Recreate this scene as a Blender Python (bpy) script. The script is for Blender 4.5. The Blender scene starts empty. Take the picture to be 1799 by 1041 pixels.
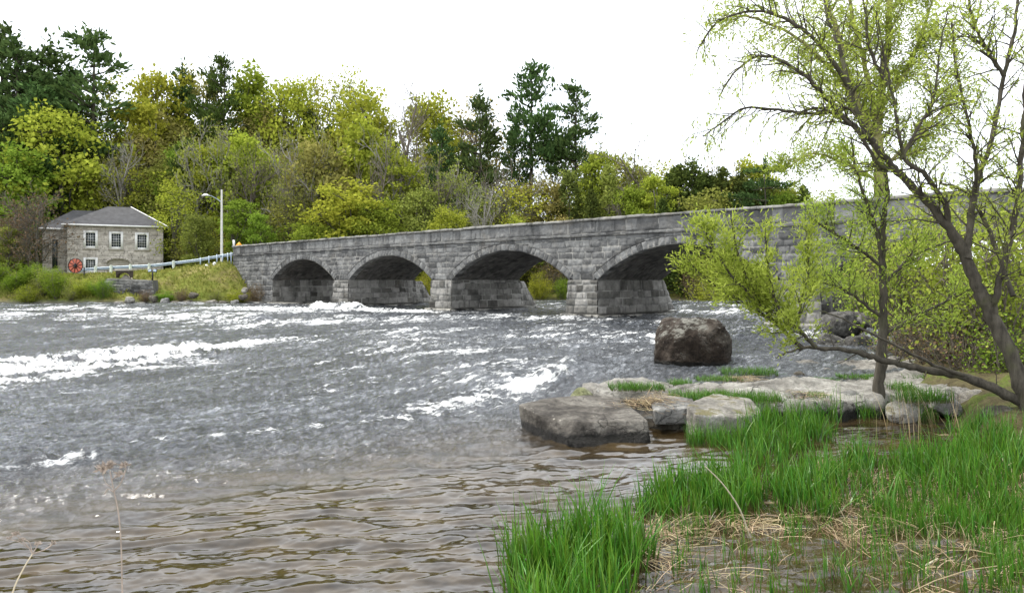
import bpy, math, random
import numpy as np
from mathutils import Vector

SC = bpy.context.scene
COL = SC.collection
R = math.radians

# ------------------------------------------------------------------ camera
EYE = 3.0
F, CX, HY = 1310.0, 899.5, 492.0          # focal length and horizon measured in photo pixels
cam = bpy.data.cameras.new('camera')
cam.sensor_width = 36
cam.lens = 36 * F / 1799
cam.shift_y = -(520.5 - HY) / 1799
cam.clip_end = 3000
co = bpy.data.objects.new('camera', cam)
COL.objects.link(co)
co.location = (0, 0, EYE)
co.rotation_euler = (R(90), 0, 0)
SC.camera = co

# ------------------------------------------------------------------ light
SUN_EL, SUN_AZ = 55, -72                   # azimuth from +Y (view direction) towards +X
W = bpy.data.worlds.new('World')
SC.world = W
W.use_nodes = True
nt = W.node_tree
nt.nodes.clear()
sky = nt.nodes.new('ShaderNodeTexSky')
sky.sky_type = 'NISHITA'
sky.sun_disc = False
sky.sun_elevation = R(SUN_EL)
sky.sun_rotation = R(SUN_AZ)
b1 = nt.nodes.new('ShaderNodeBackground')
b1.inputs['Strength'].default_value = 0.12
nt.links.new(sky.outputs[0], b1.inputs['Color'])
b2 = nt.nodes.new('ShaderNodeBackground')   # thin bright cloud sheet
tc = nt.nodes.new('ShaderNodeTexCoord')
cn = nt.nodes.new('ShaderNodeTexNoise')
cn.inputs['Scale'].default_value = 2.0
cn.inputs['Detail'].default_value = 5
nt.links.new(tc.outputs['Generated'], cn.inputs['Vector'])
cr = nt.nodes.new('ShaderNodeValToRGB')
cr.color_ramp.elements[0].position = 0.3
cr.color_ramp.elements[0].color = (0.86, 0.92, 1.0, 1)
cr.color_ramp.elements[1].position = 0.7
cr.color_ramp.elements[1].color = (1.0, 1.0, 1.0, 1)
nt.links.new(cn.outputs['Fac'], cr.inputs[0])
nt.links.new(cr.outputs[0], b2.inputs['Color'])
b2.inputs['Strength'].default_value = 1.95
mx = nt.nodes.new('ShaderNodeMixShader')
mx.inputs[0].default_value = 0.78
nt.links.new(b1.outputs[0], mx.inputs[1])
nt.links.new(b2.outputs[0], mx.inputs[2])
wo = nt.nodes.new('ShaderNodeOutputWorld')
nt.links.new(mx.outputs[0], wo.inputs[0])

sl = bpy.data.lights.new('sun', 'SUN')
sl.energy = 3.6
sl.angle = R(6)
sl.color = (1.0, 0.95, 0.86)
so = bpy.data.objects.new('sun', sl)
COL.objects.link(so)
sd = Vector((math.sin(R(SUN_AZ)) * math.cos(R(SUN_EL)), math.cos(R(SUN_AZ)) * math.cos(R(SUN_EL)), math.sin(R(SUN_EL))))
so.rotation_euler = sd.to_track_quat('Z', 'Y').to_euler()
so.location = (0, 0, 60)

SC.view_settings.view_transform = 'Standard'
SC.view_settings.look = 'None'
SC.view_settings.exposure = 0.34
SC.view_settings.gamma = 1
SC.cycles.max_bounces = 6
SC.cycles.diffuse_bounces = 3
SC.cycles.transparent_max_bounces = 4
SC.cycles.use_denoising = True

# ------------------------------------------------------------------ helpers
def at(x, y, d):
    """photo pixel at distance d (along the view axis) -> world point"""
    return np.array([(x - CX) / F * d, d, EYE - (y - HY) / F * d])

def onz(x, y, z=0.0):
    """photo pixel on the horizontal plane z -> world point"""
    return at(x, y, (EYE - z) * F / (y - HY))

def fract(a): return a - np.floor(a)

def _h(ix, iy, seed):
    n = (ix.astype(np.int64) * 374761393 + iy.astype(np.int64) * 668265263 + seed * 982451653) & 0xffffffff
    n = ((n ^ (n >> 13)) * 1274126177) & 0xffffffff
    n = (n ^ (n >> 16)) & 0xffffffff
    return n / 4294967295.0

def pn(x, y, seed=0):
    x = np.asarray(x, float); y = np.asarray(y, float)
    ix = np.floor(x); iy = np.floor(y); fx = x - ix; fy = y - iy
    u = fx * fx * fx * (fx * (fx * 6 - 15) + 10); v = fy * fy * fy * (fy * (fy * 6 - 15) + 10)
    def g(ox, oy):
        a = _h(ix + ox, iy + oy, seed) * 2 * np.pi
        return np.cos(a) * (fx - ox) + np.sin(a) * (fy - oy)
    n00, n10, n01, n11 = g(0, 0), g(1, 0), g(0, 1), g(1, 1)
    return ((n00 * (1 - u) + n10 * u) * (1 - v) + (n01 * (1 - u) + n11 * u) * v) * 1.5

def fbm(x, y, seed=0, octv=4, gain=0.5):
    s = 0; a = 1.0; f = 1.0
    for i in range(octv):
        s = s + a * pn(x * f, y * f, seed + i * 17); a *= gain; f *= 2.03
    return s

def n3(p, sc, seed=0, octv=3):
    return (fbm(p[:, 0] * sc + 3.1, p[:, 1] * sc - 1.7, seed, octv) + fbm(p[:, 1] * sc + 9.2, p[:, 2] * sc + 4.4, seed + 5, octv)
            + fbm(p[:, 2] * sc - 6.3, p[:, 0] * sc + 7.9, seed + 9, octv)) / 1.7

def sst(a, b, x):
    t = np.clip((x - a) / (b - a), 0, 1)
    return t * t * (3 - 2 * t)

class Geo:
    """collects polygons, links them as ONE mesh object"""
    def __init__(s):
        s.v = []; s.f = []; s.n = 0; s.at = {}
    def add(s, verts, faces, **attrs):
        verts = np.asarray(verts, float).reshape(-1, 3)
        faces = np.asarray(faces, np.int64)
        s.v.append(verts); s.f.append(faces + s.n)
        for k in set(list(attrs) + list(s.at)):
            if k not in s.at:
                s.at[k] = [np.zeros(s.n)] if s.n else []
            a = attrs.get(k, 0.0)
            s.at[k].append(np.broadcast_to(np.asarray(a, float), (len(verts),)).copy())
        s.n += len(verts)
    def box(s, c, size, rz=0.0, **at_):
        sx, sy, sz = [q / 2 for q in size]
        p = np.array([[x, y, z] for x in (-sx, sx) for y in (-sy, sy) for z in (-sz, sz)])
        ca, sa = math.cos(rz), math.sin(rz)
        p = np.stack([p[:, 0] * ca - p[:, 1] * sa, p[:, 0] * sa + p[:, 1] * ca, p[:, 2]], 1) + np.asarray(c)
        s.add(p, [[0, 1, 3, 2], [4, 6, 7, 5], [0, 4, 5, 1], [2, 3, 7, 6], [0, 2, 6, 4], [1, 5, 7, 3]], **at_)
    def tube(s, pts, rad, n=6, cap=True):
        pts = np.asarray(pts, float); m = len(pts)
        rad = np.broadcast_to(np.asarray(rad, float), (m,))
        t = np.gradient(pts, axis=0); t /= np.linalg.norm(t, axis=1)[:, None] + 1e-9
        up = np.array([0, 0, 1.0]) if abs(t[0, 2]) < 0.9 else np.array([1.0, 0, 0])
        a = np.cross(t, up); a /= np.linalg.norm(a, axis=1)[:, None] + 1e-9
        b = np.cross(t, a)
        th = np.arange(n) * 2 * np.pi / n
        ring = (a[:, None, :] * np.cos(th)[None, :, None] + b[:, None, :] * np.sin(th)[None, :, None]) * rad[:, None, None]
        V = (pts[:, None, :] + ring).reshape(-1, 3)
        i = np.arange(m - 1)[:, None] * n; j = np.arange(n)[None, :]; j2 = (j + 1) % n
        fc = np.stack([i + j, i + j2, i + n + j2, i + n + j], -1).reshape(-1, 4)
        s.add(V, fc)
        if cap and n in (4, 6, 8):
            for base in (0, (m - 1) * n):
                for k in range(1, n - 2, 2):
                    s.f.append(np.array([[base, base + k, base + k + 1, base + k + 2]]) + s.n - m * n)
    def build(s, name, mat, parent=None, smooth=False):
        me = bpy.data.meshes.new(name)
        V = np.concatenate(s.v) if s.v else np.zeros((0, 3))
        tri = [f for f in s.f if f.shape[1] == 3]; quad = [f for f in s.f if f.shape[1] == 4]
        oth = [f for f in s.f if f.shape[1] > 4]
        loops = []; sizes = []
        if tri: t = np.concatenate(tri); loops.append(t.ravel()); sizes.append(np.full(len(t), 3))
        if quad: t = np.concatenate(quad); loops.append(t.ravel()); sizes.append(np.full(len(t), 4))
        for f in oth: loops.append(f.ravel()); sizes.append(np.full(len(f), f.shape[1]))
        L = np.concatenate(loops); Z = np.concatenate(sizes)
        me.vertices.add(len(V)); me.vertices.foreach_set('co', V.ravel())
        me.loops.add(len(L)); me.loops.foreach_set('vertex_index', L.astype(np.int32))
        me.polygons.add(len(Z))
        me.polygons.foreach_set('loop_start', np.concatenate([[0], np.cumsum(Z)[:-1]]).astype(np.int32))
        me.polygons.foreach_set('loop_total', Z.astype(np.int32))
        me.update(calc_edges=True)
        if smooth: me.polygons.foreach_set('use_smooth', np.ones(len(Z), bool))
        for k, a in s.at.items():
            at_ = me.attributes.new(k, 'FLOAT', 'POINT'); at_.data.foreach_set('value', np.concatenate(a).astype(np.float32))
        me.materials.append(mat)
        o = bpy.data.objects.new(name, me); COL.objects.link(o)
        if parent is not None: o.parent = parent
        return o

def tag(o, label=None, cat=None, group=None, kind=None):
    if label: o['label'] = label
    if cat: o['category'] = cat
    if group: o['group'] = group
    if kind: o['kind'] = kind
    return o

def empty(name, loc, label, cat, group=None, rz=0.0):
    o = bpy.data.objects.new(name, None); COL.objects.link(o)
    o.location = loc; o.rotation_euler = (0, 0, rz); o.empty_display_size = 0.2
    return tag(o, label, cat, group)

def dup(root):
    r = root.copy(); COL.objects.link(r)
    for ch in root.children:
        c = ch.copy(); COL.objects.link(c); c.parent = r
        for g in ch.children:
            d = g.copy(); COL.objects.link(d); d.parent = c
    return r

# ------------------------------------------------------------------ materials
class NT:
    def __init__(s, name):
        s.m = bpy.data.materials.new(name); s.m.use_nodes = True
        s.t = s.m.node_tree; s.t.nodes.clear()
        s.out = s.n('ShaderNodeOutputMaterial')
    def n(s, t, **kw):
        o = s.t.nodes.new(t)
        for k, v in kw.items(): setattr(o, k, v)
        return o
    def l(s, a, b): s.t.links.new(a, b)
    def coord(s, scale=(1, 1, 1)):
        c = s.n('ShaderNodeTexCoord'); m = s.n('ShaderNodeMapping'); m.inputs['Scale'].default_value = scale
        s.l(c.outputs['Object'], m.inputs[0]); return m.outputs[0]
    def noise(s, vec, scale, detail=4, rough=0.6, dist=0.0):
        n = s.n('ShaderNodeTexNoise'); n.inputs['Scale'].default_value = scale; n.inputs['Detail'].default_value = detail
        n.inputs['Roughness'].default_value = rough; n.inputs['Distortion'].default_value = dist
        s.l(vec, n.inputs['Vector']); return n.outputs['Fac']
    def ramp(s, fac, stops):
        r = s.n('ShaderNodeValToRGB'); e = r.color_ramp.elements
        while len(e) > 1: e.remove(e[0])
        for i, (p, c) in enumerate(stops):
            q = e[0] if i == 0 else e.new(p)
            q.position = p; q.color = (*c, 1) if not isinstance(c, (int, float)) else (c, c, c, 1)
        s.l(fac, r.inputs[0]); return r.outputs[0]
    def mix(s, fac, a, b, mode='MIX'):
        m = s.n('ShaderNodeMix', data_type='RGBA', blend_type=mode)
        for v, i in ((fac, 0), (a, 6), (b, 7)):
            if hasattr(v, 'is_output') or hasattr(v, 'links'): s.l(v, m.inputs[i])
            elif i == 0: m.inputs[0].default_value = v
            else: m.inputs[i].default_value = (*v, 1)
        return m.outputs[2]
    def math(s, op, a, b=0.0, clamp=False):
        m = s.n('ShaderNodeMath', operation=op, use_clamp=clamp)
        for v, i in ((a, 0), (b, 1)):
            if hasattr(v, 'links'): s.l(v, m.inputs[i])
            else: m.inputs[i].default_value = v
        return m.outputs[0]
    def rng(s, v, a, b, c=0.0, d=1.0):
        m = s.n('ShaderNodeMapRange'); s.l(v, m.inputs[0])
        for i, q in enumerate((a, b, c, d)): m.inputs[i + 1].default_value = q
        m.interpolation_type = 'SMOOTHSTEP'
        return m.outputs[0]
    def attr(s, name):
        a = s.n('ShaderNodeAttribute', attribute_name=name); return a.outputs['Fac']
    def bump(s, h, strength=0.5, dist=0.02):
        b = s.n('ShaderNodeBump'); b.inputs['Strength'].default_value = strength; b.inputs['Distance'].default_value = dist
        s.l(h, b.inputs['Height']); return b.outputs[0]
    def pbr(s, col, rough=0.8, normal=None, metal=0.0, spec=0.3):
        p = s.n('ShaderNodeBsdfPrincipled')
        if hasattr(col, 'links'): s.l(col, p.inputs['Base Color'])
        else: p.inputs['Base Color'].default_value = (*col, 1)
        if hasattr(rough, 'links'): s.l(rough, p.inputs['Roughness'])
        else: p.inputs['Roughness'].default_value = rough
        p.inputs['Metallic'].default_value = metal
        p.inputs['Specular IOR Level'].default_value = spec
        if normal is not None: s.l(normal, p.inputs['Normal'])
        s.l(p.outputs[0], s.out.inputs[0]); return p

def m_plain(name, col, rough=0.6, metal=0.0, var=0.25, scale=3.0, spec=0.3):
    t = NT(name); v = t.coord(); n = t.noise(v, scale, 5)
    c = t.ramp(n, [(0.3, tuple(q * (1 - var) for q in col)), (0.7, tuple(min(1, q * (1 + var)) for q in col))])
    t.pbr(c, rough, t.bump(n, 0.2, 0.01), metal, spec); return t.m

def m_leaf(name, c1, c2, trans=0.35, scale=1.2):
    t = NT(name)
    oi = t.n('ShaderNodeObjectInfo'); g = t.n('ShaderNodeNewGeometry')
    v = t.coord(); n = t.noise(v, scale, 3)
    isl = g.outputs['Random Per Island']
    f = t.math('ADD', t.math('MULTIPLY', n, 0.6), t.math('MULTIPLY', isl, 0.5))
    c = t.ramp(f, [(0.3, c1), (0.8, c2)])
    hs = t.n('ShaderNodeHueSaturation')
    t.l(t.math('ADD', t.math('MULTIPLY', oi.outputs['Random'], 0.035), 0.482), hs.inputs['Hue'])
    t.l(t.math('ADD', t.math('MULTIPLY', t.math('FRACT', t.math('MULTIPLY', oi.outputs['Random'], 7.3)), 0.38), 0.94), hs.inputs['Value'])
    t.l(c, hs.inputs['Color'])
    d = t.n('ShaderNodeBsdfDiffuse'); tr = t.n('ShaderNodeBsdfTranslucent'); m = t.n('ShaderNodeMixShader')
    t.l(hs.outputs[0], d.inputs[0]); t.l(hs.outputs[0], tr.inputs[0]); m.inputs[0].default_value = trans
    t.l(d.outputs[0], m.inputs[1]); t.l(tr.outputs[0], m.inputs[2]); t.l(m.outputs[0], t.out.inputs[0])
    return t.m

def m_bark(name, c1, c2, scale=6.0):
    t = NT(name); v = t.coord((1, 1, 0.25)); n = t.noise(v, scale, 6, 0.7); n2 = t.noise(t.coord(), 1.3, 3)
    c = t.ramp(n, [(0.3, c1), (0.7, c2)])
    c = t.mix(t.rng(n2, 0.5, 0.7, 0, 0.5), c, (0.09, 0.10, 0.04))
    t.pbr(c, 0.9, t.bump(n, 0.8, 0.03), spec=0.1); return t.m

def m_stone_blocks(name, dark, mid, light, mortar=(0.36, 0.35, 0.32), k=0.75):
    t = NT(name); v = t.coord()
    tone = t.attr('tone'); mo = t.attr('mortar')
    c = t.ramp(tone, [(0.0, dark), (0.35, mid), (0.8, light), (1.0, tuple(q * 1.1 for q in light))])
    n = t.noise(v, 2.2, 8, 0.68); c = t.mix(k, c, t.ramp(n, [(0.25, 0.32), (0.5, 0.9), (0.75, 1.35)]), 'MULTIPLY')
    n2 = t.noise(t.coord((1.6, 1.6, 0.35)), 1.1, 6, 0.7)          # rain streaks
    c = t.mix(t.rng(n2, 0.52, 0.68, 0, 0.7), c, tuple(q * 0.55 for q in dark))
    n3_ = t.noise(v, 0.5, 4); c = t.mix(t.rng(n3_, 0.55, 0.75, 0, 0.35), c, (0.20, 0.17, 0.13))
    n4 = t.noise(v, 9, 4, 0.7)
    c = t.mix(t.rng(n4, 0.62, 0.72, 0, 0.45), c, (0.40, 0.41, 0.38))
    mm = t.math('MULTIPLY', mo, t.rng(t.noise(v, 0.9, 4), 0.42, 0.6))
    c = t.mix(t.math('MULTIPLY', mo, 0.8), c, (0.055, 0.055, 0.055))
    c = t.mix(mm, c, mortar)
    t.pbr(c, 0.88, t.bump(t.noise(v, 14, 6, 0.7), 0.7, 0.03), spec=0.2); return t.m

def m_rock(name, dark, mid, light, scale=1.0, moss=None, wetz=None, streak=None, spec=0.25):
    t = NT(name); v = t.coord()
    n = t.noise(v, 1.6 * scale, 9, 0.68, 0.4)
    c = t.ramp(n, [(0.36, dark), (0.5, mid), (0.63, light)])
    n2 = t.noise(v, 11 * scale, 7, 0.8)
    c = t.mix(0.8, c, t.ramp(n2, [(0.3, 0.35), (0.5, 0.95), (0.7, 1.4)]), 'MULTIPLY')
    vr = t.n('ShaderNodeTexVoronoi'); vr.inputs['Scale'].default_value = 9 * scale; t.l(t.coord(), vr.inputs['Vector'])
    c = t.mix(t.math('MULTIPLY', t.rng(vr.outputs['Distance'], 0.22, 0.12), t.rng(t.noise(v, 2.5 * scale, 3), 0.5, 0.62, 0, 0.7)), c, tuple(min(0.5, q * 1.9) for q in light))
    if streak: c = t.mix(t.rng(t.noise(t.coord((1, 1, 0.2)), 2.0, 5), 0.5, 0.65, 0, 0.8), c, streak)
    g = t.n('ShaderNodeNewGeometry'); sx = t.n('ShaderNodeSeparateXYZ'); t.l(g.outputs['True Normal'], sx.inputs[0])
    if moss:
        up = t.rng(sx.outputs[2], 0.2, 0.8)
        c = t.mix(t.math('MULTIPLY', up, t.rng(t.noise(v, 2.3, 6, 0.7), 0.5, 0.6, 0, 0.85)), c, moss)
    rough = 0.85
    if wetz is not None:
        sp = t.n('ShaderNodeSeparateXYZ'); t.l(g.outputs['Position'], sp.inputs[0])
        wz = t.math('ADD', sp.outputs[2], t.math('MULTIPLY', t.math('SUBTRACT', n2, 0.5), 0.25))
        wet = t.rng(wz, wetz, wetz + 0.09, 1, 0)
        c = t.mix(wet, c, (0.012, 0.011, 0.009)); rough = t.math('SUBTRACT', 0.85, t.math('MULTIPLY', wet, 0.5))
    vc = t.n('ShaderNodeTexVoronoi', feature='DISTANCE_TO_EDGE'); vc.inputs['Scale'].default_value = 1.5 * scale
    wv = t.n('ShaderNodeVectorMath', operation='ADD'); nw = t.n('ShaderNodeTexNoise'); nw.inputs['Scale'].default_value = 2.2; nw.inputs['Detail'].default_value = 6; t.l(t.coord(), nw.inputs['Vector'])
    t.l(nw.outputs['Color'], wv.inputs[0]); t.l(t.coord((1, 1, 1.8)), wv.inputs[1]); t.l(wv.outputs[0], vc.inputs['Vector'])
    ck = t.math('MULTIPLY', t.rng(vc.outputs['Distance'], 0.0, 0.018, 1, 0), t.rng(t.noise(v, 0.8 * scale, 3), 0.45, 0.58))
    c = t.mix(t.math('MULTIPLY', ck, 0.8), c, tuple(q * 0.35 for q in dark))
    ht = t.math('SUBTRACT', t.math('ADD', n2, t.math('MULTIPLY', n, 1.8)), t.math('MULTIPLY', ck, 0.8))
    t.pbr(c, rough, t.bump(ht, 1.0, 0.09), spec=spec); return t.m

M = {}
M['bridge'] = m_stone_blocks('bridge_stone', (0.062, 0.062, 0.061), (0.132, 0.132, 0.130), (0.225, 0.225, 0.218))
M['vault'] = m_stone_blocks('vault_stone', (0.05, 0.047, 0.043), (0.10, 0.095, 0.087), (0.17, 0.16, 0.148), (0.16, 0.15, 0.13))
M['pier'] = m_stone_blocks('pier_stone', (0.055, 0.052, 0.046), (0.16, 0.155, 0.14), (0.29, 0.28, 0.26))
M['coping'] = m_stone_blocks('coping_stone', (0.045, 0.045, 0.042), (0.13, 0.13, 0.125), (0.24, 0.235, 0.215))
M['house'] = m_stone_blocks('house_stone', (0.31, 0.28, 0.245), (0.42, 0.385, 0.34), (0.52, 0.48, 0.43), (0.42, 0.40, 0.35), 0.4)
M['white'] = m_plain('white_paint', (0.72, 0.72, 0.70), 0.5, var=0.08)
M['roofing'] = m_plain('grey_shingle', (0.058, 0.058, 0.062), 0.85, var=0.3, scale=1.5)
M['glass'] = m_plain('window_glass', (0.02, 0.03, 0.035), 0.08, var=0.3, spec=0.6)
M['galv'] = m_plain('galvanised_steel', (0.30, 0.36, 0.42), 0.45, 0.4, var=0.15)
M['post'] = m_plain('weathered_post', (0.42, 0.46, 0.38), 0.85, var=0.25)
M['pole'] = m_plain('pale_pole', (0.36, 0.36, 0.33), 0.8, var=0.15)
M['red'] = m_plain('red_paint', (0.60, 0.16, 0.10), 0.5, var=0.2)
M['black'] = m_plain('black_iron', (0.02, 0.02, 0.022), 0.5, var=0.2)
M['yellow'] = m_plain('sign_orange', (0.85, 0.36, 0.02), 0.5, var=0.08)
M['concrete'] = m_plain('concrete', (0.36, 0.33, 0.28), 0.9, var=0.25)
M['asphalt'] = m_plain('asphalt', (0.06, 0.06, 0.062), 0.9, var=0.2)
M['bark_grey'] = m_bark('bark_grey', (0.05, 0.045, 0.035), (0.16, 0.15, 0.125))
M['bark_dark'] = m_bark('bark_dark', (0.028, 0.025, 0.020), (0.105, 0.094, 0.075), 9)
M['bark_pale'] = m_bark('bark_pale', (0.16, 0.15, 0.13), (0.38, 0.36, 0.32))
M['bark_moss'] = m_bark('bark_mossy', (0.14, 0.13, 0.05), (0.30, 0.28, 0.13), 7)
M['twig'] = m_bark('grey_twigs', (0.10, 0.085, 0.07), (0.22, 0.19, 0.16))
M['l_yellow'] = m_leaf('leaf_yellow_green', (0.165, 0.20, 0.022), (0.37, 0.395, 0.055))
M['l_green'] = m_leaf('leaf_fresh_green', (0.10, 0.15, 0.018), (0.25, 0.32, 0.045))
M['l_olive'] = m_leaf('leaf_olive', (0.12, 0.145, 0.028), (0.30, 0.32, 0.075))
M['l_orange'] = m_leaf('leaf_orange_buds', (0.17, 0.16, 0.045), (0.36, 0.32, 0.10))
M['l_pine'] = m_leaf('needles_dark', (0.030, 0.056, 0.018), (0.095, 0.145, 0.045), 0.15)
M['l_cedar'] = m_leaf('cedar_sprays', (0.04, 0.06, 0.016), (0.10, 0.13, 0.03), 0.15)
M['l_willow'] = m_leaf('willow_leaf', (0.15, 0.21, 0.025), (0.36, 0.44, 0.085), 0.45)
M['l_shrub'] = m_leaf('shrub_leaf', (0.075, 0.14, 0.015), (0.20, 0.29, 0.035))
M['l_rust'] = m_leaf('rusty_twigs', (0.12, 0.09, 0.05), (0.22, 0.16, 0.09), 0.2)

# ------------------------------------------------------------------ leaf cards
def cards(G, P, size, rng, droop=0.0, aspect=0.5, up=0.0, dirs=None):
    """P (n,3) leaf positions; each leaf is a small pointed quad with a fold"""
    n = len(P)
    if n == 0: return
    d = rng.normal(size=(n, 3)) if dirs is None else dirs + rng.normal(size=(n, 3)) * 0.5
    d[:, 2] += up - droop
    d /= np.linalg.norm(d, axis=1)[:, None] + 1e-9
    s = rng.normal(size=(n, 3)); s -= d * (s * d).sum(1)[:, None]; s /= np.linalg.norm(s, axis=1)[:, None] + 1e-9
    L = (size * rng.uniform(0.45, 1.55, n))[:, None]
    V = np.stack([P, P + d * L * 0.5 + s * L * aspect * 0.5, P + d * L, P + d * L * 0.45 - s * L * aspect * 0.5], 1).reshape(-1, 3)
    G.add(V, np.arange(4 * n).reshape(-1, 4))

def curve(a, b, rng, bend=0.15, n=5, sag=0.0):
    a = np.asarray(a, float); b = np.asarray(b, float); t = np.linspace(0, 1, n)[:, None]
    L = np.linalg.norm(b - a); off = rng.normal(size=3) * bend * L * 0.5
    off[2] += sag * L
    p = a + (b - a) * t + off * (4 * t * (1 - t)) * 0.5
    p[1:-1] += rng.normal(size=(n - 2, 3)) * L * bend * 0.12
    return p

# ---------------- forest prototypes (10 m tall, base at origin)
def broadleaf(seed, width=3.6, base=0.22, lobes=12, leaves=40, size=0.21, spread=0.62, dens=1.0, sub=16, up=0.3):
    rng = np.random.default_rng(seed); T = Geo(); C = Geo()
    tr = curve((0, 0, -0.4), (rng.normal() * 0.4, rng.normal() * 0.4, 8.2), rng, 0.05, 9)
    T.tube(tr, np.linspace(0.2, 0.04, 9), 6)
    cents = []
    for i in range(lobes):
        h = base + (0.97 - base) * ((i + 0.5) / lobes) ** 0.85
        prof = math.sin(math.pi * min(1, max(0.0, (h - base + 0.10) / (1.10 - base)))) ** 0.7
        a = i * 2.399 + rng.uniform(-0.5, 0.5)
        r = width * 0.5 * prof * rng.uniform(0.45, 0.95)
        c = np.array([math.cos(a) * r, math.sin(a) * r, h * 10 - 0.5])
        rl = rng.uniform(0.75, 1.35) * width / 3.6 * (1.15 - 0.35 * h)
        cents.append((c, rl))
        k = min(8, max(1, int((h * 0.75) * 8.0)))
        T.tube(curve(tr[max(1, k - 2)], c, rng, 0.2, 5, 0.05), np.linspace(0.07, 0.025, 5), 4, False)
        for j in range(sub):
            d = rng.normal(size=3); d[2] = d[2] * 0.8 + up; d /= np.linalg.norm(d)
            e = c + d * rl * rng.uniform(0.5, 1.1) * np.array([1, 1, 0.85])
            if rng.random() < 0.6: T.tube(curve(c, e, rng, 0.2, 3), [0.022, 0.014, 0.006], 3, False)
            n = int(leaves * dens * rng.uniform(0.4, 1.5))
            cards(C, e + np.clip(rng.normal(size=(n, 3)), -1.7, 1.7) * np.array([1, 1, 0.7]) * spread * 0.42 * width / 3.6, size, rng, aspect=0.75, up=0.2)
    return T, C

def bare(seed, width=4.0, leaves=0, size=0.16, base=0.3):
    rng = np.random.default_rng(seed); T = Geo(); C = Geo(); ends = []
    def br(p, d, L, r, lev):
        n = 5; pts = [p]; q = p.copy(); dd = d.copy()
        for i in range(n):
            dd = dd + rng.normal(size=3) * 0.13; dd[2] += 0.06; dd /= np.linalg.norm(dd)
            q = q + dd * L / n; pts.append(q)
        T.tube(pts, np.linspace(max(r, .016), max(r * 0.45, .009), n + 1), 5 if lev < 2 else 3, False)
        if lev >= 4: ends.append(q); ends.append(pts[3]); return
        k = (9, 5, 4, 3)[lev]
        for i in range(k):
            f = (0.25 if lev == 0 else 0.2) + 0.75 * (i + rng.random() * 0.6) / k
            idx = min(n, int(f * n)); a = i * 2.4 + rng.random()
            o = np.cross(dd, [math.cos(a), math.sin(a), 0.3]); o /= np.linalg.norm(o) + 1e-9
            nd = dd * 0.72 + o * (0.75 if lev == 0 else 0.6); nd /= np.linalg.norm(nd)
            br(pts[idx], nd, L * (0.42 if lev == 0 else 0.55) * rng.uniform(0.8, 1.2), r * (0.42 if lev == 0 else 0.5), lev + 1)
    br(np.array([0, 0, -0.3]), np.array([rng.normal() * 0.04, rng.normal() * 0.04, 1.0]), 7.6, 0.17, 0)
    if leaves:
        E = np.array(ends); P = np.repeat(E, leaves, 0) + np.clip(rng.normal(size=(len(E) * leaves, 3)), -1.4, 1.4) * 0.12
        cards(C, P, size, rng, aspect=0.7, up=0.2)
    return T, C

def pine(seed, width=3.4, base=0.25, whorls=17, flat=False, asym=0.5):
    rng = np.random.default_rng(seed); T = Geo(); C = Geo()
    T.tube(curve((0, 0, -0.4), (rng.normal() * 0.15, 0, 9.7), rng, 0.02, 8), np.linspace(0.17, 0.02, 8), 6)
    a0 = rng.uniform(0, 6.28)
    for w in range(whorls):
        t = (w + rng.random() * 0.5) / whorls; z = (base + (0.985 - base) * t) * 10
        prof = (1 - t) ** 0.65 * (0.55 + 0.45 * math.sin(min(1, t * 2.2) * math.pi / 2)) + 0.06
        if flat: prof = 0.35 + 0.65 * t if t > 0.35 else 0.25
        for k in range(rng.integers(3, 6)):
            if rng.random() < 0.26: continue
            a = rng.uniform(0, 6.28); L = width * 0.5 * prof * rng.uniform(0.3, 1.45) * (1 + asym * 0.5 * math.cos(a - a0))
            rise = (0.12 + 0.45 * t) if not flat else 0.06
            e = np.array([math.cos(a) * L, math.sin(a) * L, z + L * rise]); p0 = np.array([0, 0, z])
            pts = curve(p0, e, rng, 0.06, 6, -0.05); T.tube(pts, np.linspace(0.05, 0.012, 6), 3, False)
            n = int(20 + 80 * L)
            f = rng.uniform(0.28, 1.05, n) ** 0.8; idx = np.clip(f * 5, 0, 4.999); i0 = idx.astype(int)
            q = pts[i0] + (pts[i0 + 1] - pts[i0]) * (idx - i0)[:, None]
            sp = (0.10 + 0.16 * np.sin(np.clip(f, 0, 1) * np.pi)) * (1 + L * 0.35)
            q = q + rng.normal(size=(n, 3)) * sp[:, None] * np.array([1, 1, 0.32]); q[:, 2] += 0.06
            cards(C, q, 0.24, rng, aspect=0.4, up=0.7, dirs=np.repeat([[math.cos(a), math.sin(a), 0.2]], n, 0) * 0.9)
    cards(C, np.array([[0, 0, 9.5]]) + rng.normal(size=(120, 3)) * [0.12, 0.12, 0.4], 0.25, rng, aspect=0.4, up=1.0)
    return T, C

def cedar(seed, width=3.6, n=5200, power=0.75):
    rng = np.random.default_rng(seed); T = Geo(); C = Geo()
    T.tube([(0, 0, -0.3), (0, 0, 9.4)], [0.17, 0.02], 6)
    nc = 190
    for i in range(nc):
        t = rng.random() ** 1.25; z = 0.3 + 9.3 * t
        a = rng.uniform(0, 6.28); r = width * 0.5 * (1 - t) ** power * (0.72 + 0.35 * rng.random()) * (1 + 0.16 * math.sin(3 * a + seed + z))
        c = np.array([math.cos(a) * r, math.sin(a) * r, z])
        m = n // nc
        cards(C, c + rng.normal(size=(m, 3)) * np.array([0.2, 0.2, 0.30]) * (1.1 - 0.5 * t), 0.24, rng, aspect=0.5, up=0.9)
        if i % 4 == 0: T.tube([(0, 0, z - 0.3), c], [0.04, 0.015], 3, False)
    return T, C

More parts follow.
